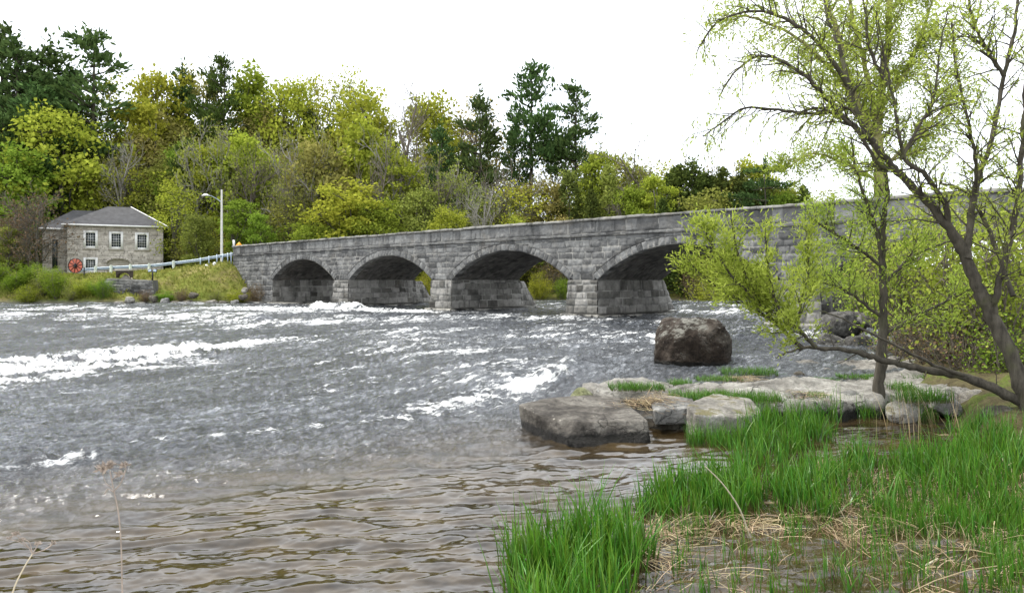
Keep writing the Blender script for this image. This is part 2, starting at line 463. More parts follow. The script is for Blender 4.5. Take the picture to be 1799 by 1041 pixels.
def shrub(seed, leaves=60, size=0.25, twigs=26, dens=1.0):
    """10 x 10 unit shrub, stems fan out of the ground"""
    rng = np.random.default_rng(seed); T = Geo(); C = Geo()
    for i in range(twigs):
        a = rng.uniform(0, 6.28); r = rng.uniform(0.4, 4.2); z = rng.uniform(4.2, 9.8) * (1 - 0.35 * (r / 4.2) ** 2)
        e = np.array([math.cos(a) * r, math.sin(a) * r, z]); p0 = e * [0.12, 0.12, 0] + [0, 0, -0.3]
        pts = curve(p0, e, rng, 0.12, 6, 0.05); T.tube(pts, np.linspace(0.075, 0.02, 6), 4, False)
        for k in range(6):
            f = rng.uniform(0.25, 1.0); q = pts[min(5, int(f * 6))]
            d = rng.normal(size=3); d[2] += 0.4; d /= np.linalg.norm(d); ee = q + d * rng.uniform(0.5, 1.7)
            T.tube([q, (q + ee) / 2 + rng.normal(size=3) * 0.1, ee], [0.045, 0.03, 0.015], 3, False)
            n = int(leaves * dens * rng.uniform(0.5, 1.4))
            cards(C, ee + rng.normal(size=(n, 3)) * 0.62, size, rng, aspect=0.7, up=0.3)
    return T, C

PROTO = {}
def make_proto(kind, i, T, C, bark, leaf, crown_name='crown'):
    PROTO.setdefault(kind, []).append(dict(T=T, C=C, bark=bark, leaf=leaf, root=None, crown=crown_name))
for i, a in enumerate([(11, 4.4), (12, 5.2), (13, 3.6), (14, 4.8), (15, 4.0), (16, 5.6)]):
    T, C = broadleaf(a[0], a[1], base=(0.22, 0.15, 0.3, 0.25, 0.2, 0.12)[i], lobes=(13, 15, 11, 13, 12, 16)[i]); make_proto('broad', i, T, C, 'bark_grey', 'l_yellow')
for i in range(4):
    T, C = broadleaf(30 + i, 4.2 + 0.5 * i, base=0.3, lobes=11, leaves=18, size=0.17, spread=0.75, sub=17, up=0.5); make_proto('sparse', i, T, C, 'bark_grey', 'l_olive')
for i in range(4):
    T, C = bare(50 + i, leaves=(0, 1, 2, 3)[i]); make_proto('bare', i, T, C, 'twig', 'l_orange')
for i in range(4):
    T, C = pine(70 + i, (3.6, 3.2, 4.2, 3.8)[i], (0.2, 0.42, 0.12, 0.5)[i], (22, 16, 24, 13)[i]); make_proto('pine', i, T, C, 'bark_dark', 'l_pine')
T, C = pine(79, 7.5, 0.3, 9, flat=True, asym=0.3); make_proto('flatpine', 0, T, C, 'bark_dark', 'l_pine')
for i in range(3):
    T, C = cedar(90 + i, (3.4, 4.4, 3.0)[i]); make_proto('cedar', i, T, C, 'bark_dark', 'l_cedar')
for i in range(4):
    T, C = shrub(110 + i, dens=(1.0, 1.3, 0.8, 0.35)[i]); make_proto('shrub', i, T, C, 'twig', 'l_shrub', 'foliage')

def plant(kind, idx, loc, h, wscale, name, label, cat, leaf=None, bark=None, group=None, rz=0.0, lean=0.0):
    pr = PROTO[kind][idx % len(PROTO[kind])]
    if pr['root'] is None:
        r = empty(name, (0, 0, 0), label, cat)
        pr['T'].build('trunk' if kind != 'shrub' else 'stem', M[pr['bark']], r, True)
        if pr['C'].n: pr['C'].build(pr['crown'], M[pr['leaf']], r)
        for c in r.children: c.material_slots[0].link = 'OBJECT'
        pr['root'] = r
    else:
        r = dup(pr['root']); r.name = name
        if 'group' in r.keys(): del r['group']
    for c in r.children:
        tr = c.name.startswith(('trunk', 'stem'))
        c.material_slots[0].material = M[(bark or pr['bark']) if tr else (leaf or pr['leaf'])]
    r.location = loc; r.rotation_euler = (0, lean, rz)
    s = h / 10.0; r.scale = (s * wscale, s * wscale, s)
    tag(r, label, cat, group)
    return r

# ================================================================== SETTING
BK = 0.7004                                 # bridge facade runs from far left to near right
BZ0 = 79.8
SU = np.array([1335 / 1310 * BK, -BK])      # unit step along the facade (X, Y)
SN = np.array([BK, 1335 / 1310 * BK])       # unit step away from the camera, through the bridge
B0 = np.array([(479 - CX) / F * BZ0, BZ0])  # left springing of the first arch
def bpt(s, n, z):
    s = np.asarray(s, float); n = np.asarray(n, float); z = np.asarray(z, float)
    return np.stack(np.broadcast_arrays(B0[0] + SU[0] * s + SN[0] * n, B0[1] + SU[1] * s + SN[1] * n, z), -1)

def to_sn(X, Y):
    dx = X - B0[0]; dy = Y - B0[1]
    return dx * SU[0] + dy * SU[1], dx * SN[0] + dy * SN[1]

def water_level(X, Y):
    """calm pool near the camera, half a metre lower than the reach at the bridge"""
    c = np.where(X > -1, 18.6 + 0.05 * X, 18.6 + (-1 - X) * 1.0)
    wd = np.where(X > 0, 1.6, 1.6 + (-X) * 1.8)
    c = np.minimum(c, 36); wd = np.minimum(wd, 26)
    return 0.46 * sst(c - wd * 0.5, c + wd, Y)

def far_height(X, Y):
    s, n = to_sn(X, Y)
    db = np.where(X < -27, 79.0, 79 + 8 * sst(-27, -14, X)) + 0.5 * pn(X * 0.25, 0 * X + 3.3, 5) + 0.25 * pn(X * 1.1, 0 * X, 6)
    db = np.where(X > 24, 87 - 0.32 * (X - 24), db); db = np.maximum(db, 58)
    q = Y - db
    zt = np.interp(X, [-90, -62, -50, -40, -33.5, -31.5, -27.2, -20, 20, 60], [3.6, 3.6, 3.5, 4.1, 5.0, 4.6, 0.6, 1.6, 2.2, 2.6])
    z = 0.32 + (zt - 0.32) * sst(0.0, np.where(X < -20, 7.5, 10.0), q)
    amp = np.interp(X, [-110, -60, -20, 0, 20, 45, 90], [20, 20, 17, 13, 8, 4, 3])
    z = z + amp * sst(102, 172, Y) + 0.14 * fbm(X * 0.4, Y * 0.4, 8) * sst(0, 2, q)
    z = np.where(q < 0, 0.32 - 0.5 * sst(0, 1.2, -q) - 0.3, z)
    z = np.where((q >= 0) & (q < 0.8), 0.32 + z * 0 + 0.45 * q + 0.0, z) if False else z
    return z

def grid_obj(name, X, Y, Z, mat, keep=None, smooth=True, **attrs):
    h, w = X.shape
    G = Geo(); i = np.arange(h - 1)[:, None] * w + np.arange(w - 1)[None, :]
    f = np.stack([i, i + 1, i + w + 1, i + w], -1)
    if keep is not None:
        kk = keep[:-1, :-1] & keep[1:, :-1] & keep[:-1, 1:] & keep[1:, 1:]; f = f[kk]
    G.add(np.stack([X, Y, Z], -1).reshape(-1, 3), f.reshape(-1, 4), **{k: v.ravel() for k, v in attrs.items()})
    return G.build(name, mat, None, smooth)

# ---- far bank and wooded hill
t = NT('far_ground'); v = t.coord()
n = t.noise(v, 0.35, 6, 0.65); n2 = t.noise(v, 3.0, 5, 0.7)
c = t.ramp(n, [(0.3, (0.09, 0.12, 0.02)), (0.5, (0.15, 0.165, 0.035)), (0.68, (0.24, 0.20, 0.085))])
c = t.mix(0.6, c, t.ramp(n2, [(0.3, 0.5), (0.7, 1.4)]), 'MULTIPLY')
gg = t.n('ShaderNodeNewGeometry'); sp = t.n('ShaderNodeSeparateXYZ'); t.l(gg.outputs['Position'], sp.inputs[0])
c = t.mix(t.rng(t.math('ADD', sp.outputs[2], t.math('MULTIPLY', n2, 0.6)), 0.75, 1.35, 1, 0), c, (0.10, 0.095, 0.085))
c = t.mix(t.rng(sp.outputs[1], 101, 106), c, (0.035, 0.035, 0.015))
t.pbr(c, 0.95, t.bump(n2, 0.8, 0.1), spec=0.05)
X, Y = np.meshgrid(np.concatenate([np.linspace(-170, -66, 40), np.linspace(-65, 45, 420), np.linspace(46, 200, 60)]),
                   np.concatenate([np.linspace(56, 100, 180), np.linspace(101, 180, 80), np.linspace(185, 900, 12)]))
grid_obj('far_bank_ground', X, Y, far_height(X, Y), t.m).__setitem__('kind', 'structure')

# ---- river bed, closes the ground under the water out to the horizon
G = Geo(); G.add([(-900, -60, -1.6), (900, -60, -1.6), (900, 1400, -1.6), (-900, 1400, -1.6)], [[0, 1, 2, 3]])
tag(G.build('river_bed_ground', M['concrete']), kind='structure')

# ---- the river
def rows(d0, d1):
    out = [d0]
    while out[-1] < d1:
        d = out[-1]; out.append(d + min(0.26, max(0.022, d * d / 2600)))
    return np.array(out)
Dv = rows(4.6, 100)
tanv = np.concatenate([np.linspace(-1.7, -0.76, 60), np.linspace(-0.75, 0.78, 1000), np.linspace(0.79, 1.7, 60)])
TT, DD = np.meshgrid(tanv, Dv)
X = TT * DD; Y = DD + 0.0
lev = water_level(X, Y)
def seg_field(pts, wid):
    """closeness (1..0) to a polyline of world XY points"""
    best = np.zeros_like(X)
    P = np.asarray(pts, float)[:, :2]; wv = np.broadcast_to(np.asarray(wid, float), (len(P),))
    for i in range(len(P) - 1):
        a, b = P[i], P[i + 1]; ab = b - a; L2 = (ab ** 2).sum()
        tt = np.clip(((X - a[0]) * ab[0] + (Y - a[1]) * ab[1]) / L2, 0, 1)
        dd = np.hypot(X - a[0] - tt * ab[0], (Y - a[1] - tt * ab[1]))
        best = np.maximum(best, np.exp(-(dd / (wv[i] + (wv[i + 1] - wv[i]) * tt)) ** 2))
    return best
fl = lambda *p: [onz(x, y, 0.3) for x, y in p]
foam = 1.55 * seg_field(fl((-160, 652), (0, 638), (120, 628), (250, 618), (350, 607)), [3.9, 3.7, 3.2, 2.4, 1.0])
foam = np.maximum(foam, 1.05 * seg_field(fl((340, 609), (420, 603), (520, 596), (605, 590)), [0.7, 0.7, 1.0, 0.6]))
foam = np.maximum(foam, 1.2 * seg_field(fl((395, 545), (480, 547), (560, 549), (640, 548), (740, 553)), [2.2, 3.0, 3.2, 2.6, 1.3]))
foam = np.maximum(foam, 0.8 * seg_field(fl((0, 549), (90, 546), (170, 544), (240, 549)), [1.2, 1.6, 1.6, 1.0]))
foam = np.maximum(foam, 0.62 * seg_field(fl((-200, 560), (300, 560), (480, 572), (640, 566)), 3.4))
foam = np.maximum(foam, 0.72 * seg_field(fl((425, 568), (450, 570)), 1.2))
foam = np.maximum(foam, 0.5 * seg_field(fl((740, 565), (860, 560), (1000, 568), (1160, 572)), 2.6))
foam = np.maximum(foam, 0.62 * seg_field(fl((960, 600), (1080, 598), (1160, 610)), [2.5, 3.2, 1.5]))
foam = np.maximum(foam, 0.7 * seg_field([at(1215, 545, 60), at(1290, 556, 52), at(1350, 560, 46)], 3.0))
foam = np.maximum(foam, 0.60 * seg_field([at(1300, 585, 38), at(1380, 582, 37), at(1450, 600, 33)], 1.8))
foam = np.maximum(foam, 1.0 * seg_field([onz(740, 716), onz(850, 706), onz(930, 694), onz(975, 688)], [0.5, 0.75, 0.8, 0.5]))
foam = np.maximum(foam, 0.7 * seg_field([onz(640, 748), onz(780, 722), onz(880, 690, .1), onz(985, 664, .2)], [0.5, 1.0, 1.3, 0.6]))
foam = np.maximum(foam, 0.55 * seg_field([onz(800, 655, .2), onz(930, 650, .3), onz(1010, 642, .4)], [1.4, 1.8, 1.2]))
foam = np.maximum(foam, 0.66 * seg_field([onz(-60, 842), onz(60, 818), onz(130, 812), onz(188, 806)], [0.30, 0.22, 0.2, 0.16]))
foam = np.maximum(foam, 0.52 * seg_field([onz(250, 776), onz(430, 764), onz(560, 748)], [0.3, 0.35, 0.5]))
foam = np.maximum(foam, 0.32 * seg_field([onz(520, 600, .3), onz(760, 590, .3), onz(1000, 585, .4), onz(1130, 620, .4)], [4, 6, 5, 2.5]))
foam = np.maximum(foam, 0.46 * seg_field([onz(560, 680, .1), onz(760, 672, .1), onz(930, 668, .2)], [2.0, 2.4, 1.6]))
foam = np.maximum(foam, 0.5 * seg_field([onz(340, 640, .2), onz(600, 640, .2), onz(760, 610, .3)], [1.0, 3.2, 3.5]))
far = sst(11, 20, Y)                                            # 0 calm pool .. 1 rapids
calm = (1 - sst(-3.6, 2.2, Y - 15.4 - 0.62 * np.clip(X, -9, 0) - 0.9 * np.clip(X, 0, 9) + 0.5 * fbm(X * .3, Y * .3, 61, 3))) * (1 - sst(17.2, 18.2, Y))
calm = np.clip(calm, 0, 1)
# ripples of the pool: long crests, slightly slanted
u = X + 0.16 * Y; w_ = Y - 0.20 * X
wob = 0.35 * pn(X * 0.55, Y * 0.55, 3)
rip = 0.020 * pn(u * 0.85, (w_ + wob) * 2.6, 11) + 0.011 * pn(u * 1.9, (w_ + wob) * 5.4, 12) + 0.006 * pn(u * 4.2, w_ * 8.5, 13) + 0.0022 * pn(u * 11, w_ * 17, 16)
rip = rip * 1.5 + 0.013 * np.sin(2 * np.pi * (w_ + wob * 0.7 + 0.25 * pn(u * 0.6, w_ * 0.5, 14)) / 0.52) * (0.5 + 0.8 * pn(X * 0.4, Y * 0.7, 15))
rp = np.tanh(rip / 0.020)
rip = 0.008 * rp + 0.78 * rip
rip = rip * sst(4, 7, Y) 
fa0, fc0 = X * SN[0] + Y * SN[1], X * SU[0] + Y * SU[1]
chop = 0.05 * pn(fa0 * 1.1, fc0 * 1.9, 21) + 0.035 * (1 - 2 * np.abs(pn(X * 3.0, Y * 2.6, 22))) + 0.026 * (1 - 2 * np.abs(pn(X * 6, Y * 4.5, 23)))
chop = chop + 0.10 * (1 - np.abs(pn(X * 0.42, Y * 0.5, 24)) * 2.2) * sst(16, 34, Y) * 0.8
big = 0.20 * pn(X * 0.16, Y * 0.28, 25) * sst(20, 40, Y) + 0.07 * pn(X * .45, Y * .6, 27) * sst(14, 22, Y)
rough_f = (1 - np.abs(fbm(X * 0.9, Y * 1.2, 31, 3)) * 1.5)
fo = np.clip(foam, 0, 1.5)
Z = lev + rip * (0.45 + 0.55 * sst(0, .35, calm)) + (1 - calm) ** 0.5 * chop + (1 - calm) * big + fo * (0.06 * rough_f + 0.12 * fbm(X * 3.2, Y * 3.0, 33, 4)) * (0.3 + 0.7 * sst(18, 30, Y))
# standing waves and hydraulic jumps
Z += 0.26 * seg_field(fl((-100, 640), (0, 630), (200, 613), (330, 604)), [1.3, 1.3, 1.1, 0.8]) * (0.7 + 0.3 * pn(X * 0.8, Y, 41))
Z += 0.55 * seg_field([at(560, 545, 64), at(597, 545, 64), at(625, 545, 64)], [0.8, 1.1, 0.8])
Z += 0.35 * seg_field([at(440, 568, 50), at(455, 568, 50)], 0.8)
Z += 0.30 * seg_field([onz(975, 668, .3), onz(1010, 650, .4), onz(1040, 640, .45)], 0.45) * (1 + 0.4 * pn(X * 2, Y * 2, 42))
Z += 0.10 * seg_field([onz(-60, 836), onz(60, 814), onz(130, 808), onz(188, 802)], [0.22, 0.2, 0.18, 0.12]) * (1 + pn(X * 3, Y * 3, 43))
Z -= 0.16 * seg_field(fl((-100, 690), (150, 665), (420, 622)), 1.3)
fa_, fc_ = X * SN[0] + Y * SN[1], X * SU[0] + Y * SU[1]
foamv = fo * (0.70 + 0.95 * np.where(Y < 23, fbm(X * 1.3, Y * 2.6, 51, 7, .68), fbm(fa_ * 0.45, fc_ * 1.5, 51, 6, .6))) + (1 - calm) * (0.02 + 0.16 * sst(30, 60, Y) + 0.42 * fbm(fa_ * 0.13, fc_ * 0.75, 52, 6, .6)) * sst(13, 26, Y)
crest = sst(0.04, 0.12, (chop + big)) * (1 - calm) * 0.22 * sst(18, 45, Y)
foamv = foamv + crest
s_, n_ = to_sn(X, Y)
foamv = foamv * np.where((n_ > -1.0) & (n_ < 9) & (X < 20), 0.45, 1.0)
t = NT('river_water'); v = t.coord()
calm_a = t.attr('calm'); fa = t.attr('foam')
def fcoord(a, b_):
    m = t.n('ShaderNodeMapping'); m.vector_type = 'TEXTURE'; m.inputs['Rotation'].default_value = (0, 0, math.atan2(SN[1], SN[0])); m.inputs['Scale'].default_value = (1 / a, 1 / b_, 1)
    t.l(t.n('ShaderNodeTexCoord').outputs['Object'], m.inputs[0]); return m.outputs[0]
nn = t.noise(fcoord(0.55, 1.5), 4.0, 8, 0.74, 0.4); nb = t.noise(v, 26, 4, 0.7); nm = t.noise(t.coord((1, 1.8, 1)), 1.1, 6, 0.65)
nf = t.noise(fcoord(0.5, 1.4), 3.8, 10, 0.80, 0.7); nl = t.noise(fcoord(0.16, 1.0), 0.7, 7, 0.7, 0.8)
base = t.mix(calm_a, t.mix(0.7, t.ramp(nf, [(0.40, (0.012, 0.014, 0.017)), (0.5, (0.058, 0.064, 0.072)), (0.58, (0.13, 0.138, 0.15)), (0.66, (0.25, 0.26, 0.275))]), t.ramp(nl, [(0.34, 0.38), (0.5, 0.92), (0.66, 1.75)]), 'MULTIPLY'), t.ramp(nm, [(0.38, (0.017, 0.011, 0.004)), (0.68, (0.068, 0.047, 0.022))]))
ff = t.math('ADD', fa, t.math('MULTIPLY', t.math('SUBTRACT', nn, 0.5), 2.0))
ff = t.math('ADD', ff, t.math('MULTIPLY', t.math('MULTIPLY', t.math('SUBTRACT', nf, 0.5), 2.4), t.math('SUBTRACT', 1.0, calm_a)))
ff = t.math('ADD', ff, t.math('MULTIPLY', t.math('MULTIPLY', t.math('SUBTRACT', nl, 0.5), 1.6), t.math('SUBTRACT', 1.0, calm_a)))
ff = t.math('ADD', ff, t.math('MULTIPLY', t.math('SUBTRACT', nb, 0.5), 0.5))
fac = t.rng(ff, 0.42, 1.05)
col = t.mix(fac, base, t.ramp(nm, [(0.3, (0.56, 0.57, 0.55)), (0.65, (0.84, 0.85, 0.85))]))
rg = t.math('ADD', t.math('MULTIPLY', fac, 0.5), t.math('SUBTRACT', 0.06, t.math('MULTIPLY', calm_a, 0.05)))
hh = t.math('ADD', t.math('MULTIPLY', nn, 1.0), t.math('ADD', t.math('MULTIPLY', nb, 0.35), t.math('MULTIPLY', nf, 1.2)))
bp = t.n('ShaderNodeBump'); bp.inputs['Distance'].default_value = 0.10
t.l(t.math('SUBTRACT', 0.62, t.math('MULTIPLY', t.math('POWER', calm_a, 2.0), 0.595)), bp.inputs['Strength']); t.l(hh, bp.inputs['Height'])
p = t.pbr(col, rg, bp.outputs[0], spec=0.5); t.l(t.math('ADD', 1.40, t.math('MULTIPLY', calm_a, 0.20)), p.inputs['IOR'])
Y = Y - calm * 0.6 * np.clip(rip, -.03, .04) * sst(4.6, 6, Y)      # crests lean forward like real ripples
grid_obj('river_water', X, Y, Z, t.m, foam=foamv, calm=calm).__setitem__('kind', 'structure')

# ================================================================== BRIDGE
def patch(G, pos, w, h, courses, blk, res, rng, relief=0.05, mask=None, joint=0.022, rough=0.03, seed=0, flip=False, k=1.0):
    """rock-faced ashlar sheet: pos(u,v,o) -> world, o = distance out of the sheet"""
    nu = max(2, int(w / res)); nv = max(2, int(h / res))
    u = np.linspace(0, w, nu + 1); v = np.linspace(0, h, nv + 1)
    U, V = np.meshgrid(u, v)
    edges = [0.0]
    while edges[-1] < h - 0.08:
        e = edges[-1] + rng.uniform(*courses)
        edges.append(h if h - e < courses[0] * 0.5 else e)
    edges = np.array(edges); ci = np.clip(np.searchsorted(edges, V, 'right') - 1, 0, len(edges) - 2)
    Uw = U + 0.0; Vw = V
    dv = np.minimum(Vw - edges[ci], edges[ci + 1] - Vw)
    tone = np.zeros_like(U); du = np.full_like(U, 9.0); off = np.zeros_like(U); tx = np.zeros_like(U); ty = np.zeros_like(U)
    for c in range(len(edges) - 1):
        j = [-rng.uniform(0, blk[1])]
        while j[-1] < w: j.append(j[-1] + rng.uniform(*blk))
        j = np.array(j); r = ci == c; uu = Uw[r]; b = np.clip(np.searchsorted(j, uu, 'right') - 1, 0, len(j) - 2)
        a = rng.beta(2, 2, len(j)); o = rng.uniform(-1, 1, len(j)); t1 = rng.normal(size=len(j)); t2 = rng.normal(size=len(j))
        tone[r] = a[b]; du[r] = np.minimum(uu - j[b], j[b + 1] - uu); off[r] = o[b]; tx[r] = t1[b] * (uu - (j[b] + j[b + 1]) / 2); ty[r] = t2[b] * (Vw[r] - (edges[c] + edges[c + 1]) / 2)
    e = np.minimum(du, dv) + 0.012 * pn(U * 7, V * 7, seed + 3)
    mort = 1 - sst(joint * 0.6, joint * 1.9, e)
    bulge = sst(0.0, 0.13, e)
    O = relief * (0.55 * bulge + 0.35 * off) + 0.05 * relief / 0.05 * (tx * 0.4 + ty * 0.6) * 0.6 + rough * fbm(U * 3.2, V * 3.2, seed + 7, 4) * bulge
    O = O * (1 - mort) - mort * relief * 0.35
    tone = np.clip(tone + 0.12 * fbm(U * 0.8, V * 0.8, seed + 11, 3), 0, 1)
    P = pos(U, V, O)
    i = np.arange(nv)[:, None] * (nu + 1) + np.arange(nu)[None, :]
    f = np.stack([i, i + 1, i + nu + 2, i + nu + 1], -1)
    if flip: f = f[..., ::-1]
    if mask is not None:
        uc = (U[:-1, :-1] + U[1:, 1:]) / 2; vc = (V[:-1, :-1] + V[1:, 1:]) / 2
        f = f[mask(uc, vc)]
    G.add(P.reshape(-1, 3), f.reshape(-1, 4), tone=tone.ravel(), mortar=mort.ravel())

def camber(s): return -0.10 * ((np.asarray(s) - 45) / 48.0) ** 2
SPR = 3.02
ARCH = [(0, 12.2), (14.6, 26.8), (29.2, 41.4), (43.8, 56.0), (58.4, 70.6)]
RISE = 2.17; SPAN = 12.2; RAD = (6.1 ** 2 + RISE ** 2) / (2 * RISE); RING = 0.52
S0, S1 = -9.3, 84.0
ZS = 5.92                                   # underside of the string course
rng = np.random.default_rng(5)
bridge = empty('stone_bridge', tuple(bpt(35, 3.8, 0.4)), 'long grey stone bridge with five arches crossing the rushing river', 'bridge')
BO = np.array(bridge.location)
def bb(G, name, mat, smooth=False):
    G.v = [q - BO for q in G.v]
    return G.build(name, mat, bridge, smooth)
zc = lambda z, s: z + camber(s) * np.clip((z - 3) / 3, 0, 1.2)
# spandrel walls, front (masked round the arches) and back
def wall_mask(u, v):
    s = u + S0; z = v + SPR; ok = np.ones_like(u, bool)
    for a, b in ARCH:
        c = (a + b) / 2; ok &= np.hypot(s - c, z - (SPR + RISE - RAD)) > RAD + 0.2
    return ok
G = Geo()
patch(G, lambda u, v, o: bpt(u + S0, -o, zc(v + SPR, u + S0)), S1 - S0, ZS - SPR, (0.36, 0.52), (0.45, 1.35), 0.055, rng, mask=wall_mask, seed=1)
patch(G, lambda u, v, o: bpt(u + S0, -o, v), -S0, SPR, (0.42, 0.55), (0.6, 1.5), 0.06, rng, seed=2)
patch(G, lambda u, v, o: bpt(u + 70.6, -o, v), S1 - 70.6, SPR, (0.42, 0.55), (0.6, 1.5), 0.08, rng, seed=3)
patch(G, lambda u, v, o: bpt(u + S0, 7.6 + o, zc(v + SPR, u + S0)), S1 - S0, ZS - SPR, (0.36, 0.52), (0.45, 1.35), 0.11, rng, mask=wall_mask, seed=4, flip=True)
patch(G, lambda u, v, o: bpt(u + S0, 7.6 + o, v), -S0, SPR, (0.42, 0.55), (0.6, 1.5), 0.12, rng, seed=5, flip=True)
patch(G, lambda u, v, o: bpt(S0 - o, u, v), 7.6, ZS, (0.42, 0.55), (0.6, 1.5), 0.1, rng, seed=6, flip=True)
bb(G, 'spandrel_wall', M['bridge'])
# arch rings and vaults
for k, (a, b) in enumerate(ARCH):
    c = (a + b) / 2; th0 = math.asin(SPAN / 2 / RAD); arc = 2 * th0 * RAD; zc0 = SPR + RISE - RAD
    G = Geo()
    rr = np.random.default_rng(60 + k)
    def fpos(u, v, o):
        th = u / RAD - th0; r = RAD + v * (1 + 0.05 * pn(u * 2.3, u * 0 + k, 9))
        s = c + r * np.sin(th); return bpt(s, -0.05 - o, zc(zc0 + r * np.cos(th), s))
    patch(G, fpos, arc, RING, (RING, RING + 0.01), (0.36, 0.50), 0.045, rr, relief=0.06, seed=70 + k, joint=0.02)
    def upos(u, v, o):
        th = u / RAD - th0; s = c + (RAD - 0.01) * np.sin(th); return bpt(s, -0.07 + (0.6 - v), zc(zc0 + (RAD - 0.01) * np.cos(th), s))
    patch(G, upos, arc, 0.6, (0.6, 0.61), (0.36, 0.5), 0.06, rr, relief=0.02, seed=80 + k)
    def tpos(u, v, o):
        th = u / RAD - th0; r = RAD + RING; s = c + r * np.sin(th); return bpt(s, -0.09 + v, zc(zc0 + r * np.cos(th), s))
    patch(G, tpos, arc, 0.14, (0.14, 0.15), (0.36, 0.5), 0.07, rr, relief=0.01, seed=85 + k)
    bb(G, 'arch_ring', M['bridge'])
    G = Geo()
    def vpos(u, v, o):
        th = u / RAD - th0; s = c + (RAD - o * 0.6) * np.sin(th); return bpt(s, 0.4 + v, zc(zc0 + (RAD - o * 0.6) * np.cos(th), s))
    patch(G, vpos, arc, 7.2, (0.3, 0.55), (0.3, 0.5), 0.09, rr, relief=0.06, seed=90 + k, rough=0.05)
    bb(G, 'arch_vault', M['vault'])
# piers: front, two sides, sloping cutwater upstream, plinth
def quadpos(p00, p10, p01, p11, w, h):
    p00, p10, p01, p11 = [np.asarray(q, float) for q in (p00, p10, p01, p11)]
    nrm = np.cross(p10 - p00, p01 - p00); nrm /= np.linalg.norm(nrm)
    def f(u, v, o):
        a = (u / w)[..., None]; b = (v / h)[..., None]
        return (p00 * (1 - a) + p10 * a) * (1 - b) + (p01 * (1 - a) + p11 * a) * b + nrm * o[..., None]
    return f
def qpatch(G, p00, p10, p01, p11, rg, **kw):
    w = max(np.linalg.norm(np.subtract(p10, p00)), np.linalg.norm(np.subtract(p11, p01))); h = np.linalg.norm(np.subtract(p01, p00))
    patch(G, quadpos(p00, p10, p01, p11, w, h), w, h, kw.pop('courses', (0.44, 0.6)), kw.pop('blk', (0.6, 1.3)), kw.pop('res', 0.06), rg, **kw)
def pier(s0, s1, sd, sides=(1, 1)):
    G = Geo(); rg = np.random.default_rng(sd)
    e = 0.06; bt = 0.16; zb = 0.75; zt = SPR
    fs = -0.10; fb = -0.22
    A = lambda s, n, z: bpt(s, n, z)
    qpatch(G, A(s0 - bt, fb, zb), A(s1 + bt, fb, zb), A(s0 - e, fs, zt), A(s1 + e, fs, zt), rg, seed=sd, relief=0.07)
    qpatch(G, A(s1 + bt, fb, zb), A(s1 + bt, 7.9, zb), A(s1 + e, fs, zt), A(s1 + e, 7.7, zt), rg, seed=sd + 1, relief=0.06)
    qpatch(G, A(s0 - bt, 7.9, zb), A(s0 - bt, fb, zb), A(s0 - e, 7.7, zt), A(s0 - e, fs, zt), rg, seed=sd + 2, relief=0.06, res=0.12)
    m = (s0 + s1) / 2; L0 = 11.0; L1 = 9.3; zn = zt - 0.1
    qpatch(G, A(s1 + bt, 7.9, zb), A(m + 0.12, L0, zb), A(s1 + e, 7.7, zn), A(m + 0.25, L1, zn), rg, seed=sd + 3, relief=0.07)
    qpatch(G, A(m - 0.12, L0, zb), A(s0 - bt, 7.9, zb), A(m - 0.25, L1, zn), A(s0 - e, 7.7, zn), rg, seed=sd + 4, relief=0.07, res=0.12)
    qpatch(G, A(m + 0.12, L0, zb), A(m - 0.12, L0, zb), A(m + 0.25, L1, zn), A(m - 0.25, L1, zn), rg, seed=sd + 5, res=0.12)
    v = [A(s0 - e, 7.6, zn + 0.02), A(s1 + e, 7.6, zn + 0.02), A(m + 0.25, L1, zn + 0.02), A(m - 0.25, L1, zn + 0.02)]
    G.add(v, [[0, 1, 2, 3]], tone=0.5)
    v = [A(s0 - e, fs, zt), A(s1 + e, fs, zt), A(s1 + e, 0.02, zt + 0.004), A(s0 - e, 0.02, zt + 0.004)]
    G.add(v, [[0, 1, 2, 3]], tone=0.5)
    q = bb(G, 'pier', M['pier'])
    G = Geo(); P = 0.42
    a0, a1 = s0 - P, s1 + P
    qpatch(G, A(a0, -0.5, -0.6), A(a1, -0.5, -0.6), A(a0, -0.5, zb), A(a1, -0.5, zb), rg, seed=sd + 7, blk=(1.2, 2.4), courses=(0.5, 0.7), relief=0.09, rough=0.07)
    qpatch(G, A(a1, -0.5, -0.6), A(a1, 8.2, -0.6), A(a1, -0.5, zb - 0.05), A(a1, 8.2, zb - 0.12), rg, seed=sd + 8, blk=(1.2, 2.4), courses=(0.5, 0.7), relief=0.09, rough=0.08)
    qpatch(G, A(a0, 8.2, -0.6), A(a0, -0.5, -0.6), A(a0, 8.2, zb - 0.12), A(a0, -0.5, zb - 0.05), rg, seed=sd + 9, blk=(1.2, 2.4), courses=(0.5, 0.7), res=0.14)
    qpatch(G, A(a1, 8.2, -0.6), A(m, 11.8, -0.6), A(a1, 8.2, zb - 0.1), A(m, 11.6, zb - 0.1), rg, seed=sd + 10, blk=(1.0, 1.8), res=0.1)
    qpatch(G, A(m, 11.8, -0.6), A(a0, 8.2, -0.6), A(m, 11.6, zb - 0.1), A(a0, 8.2, zb - 0.1), rg, seed=sd + 11, blk=(1.0, 1.8), res=0.14)
    G.add([A(a0, -0.5, zb), A(a1, -0.5, zb - 0.02), A(a1, 8.2, zb - 0.06), A(a0, 8.2, zb - 0.06), A(m, 11.6, zb - 0.1)], [[0, 1, 2, 3], [3, 2, 4, 4]], tone=0.45)
    o = G.build('plinth', M['plinth'], q)
    o.data.transform(__import__('mathutils').Matrix.Translation(-Vector(BO)))
t = NT('plinth_stone'); v = t.coord()
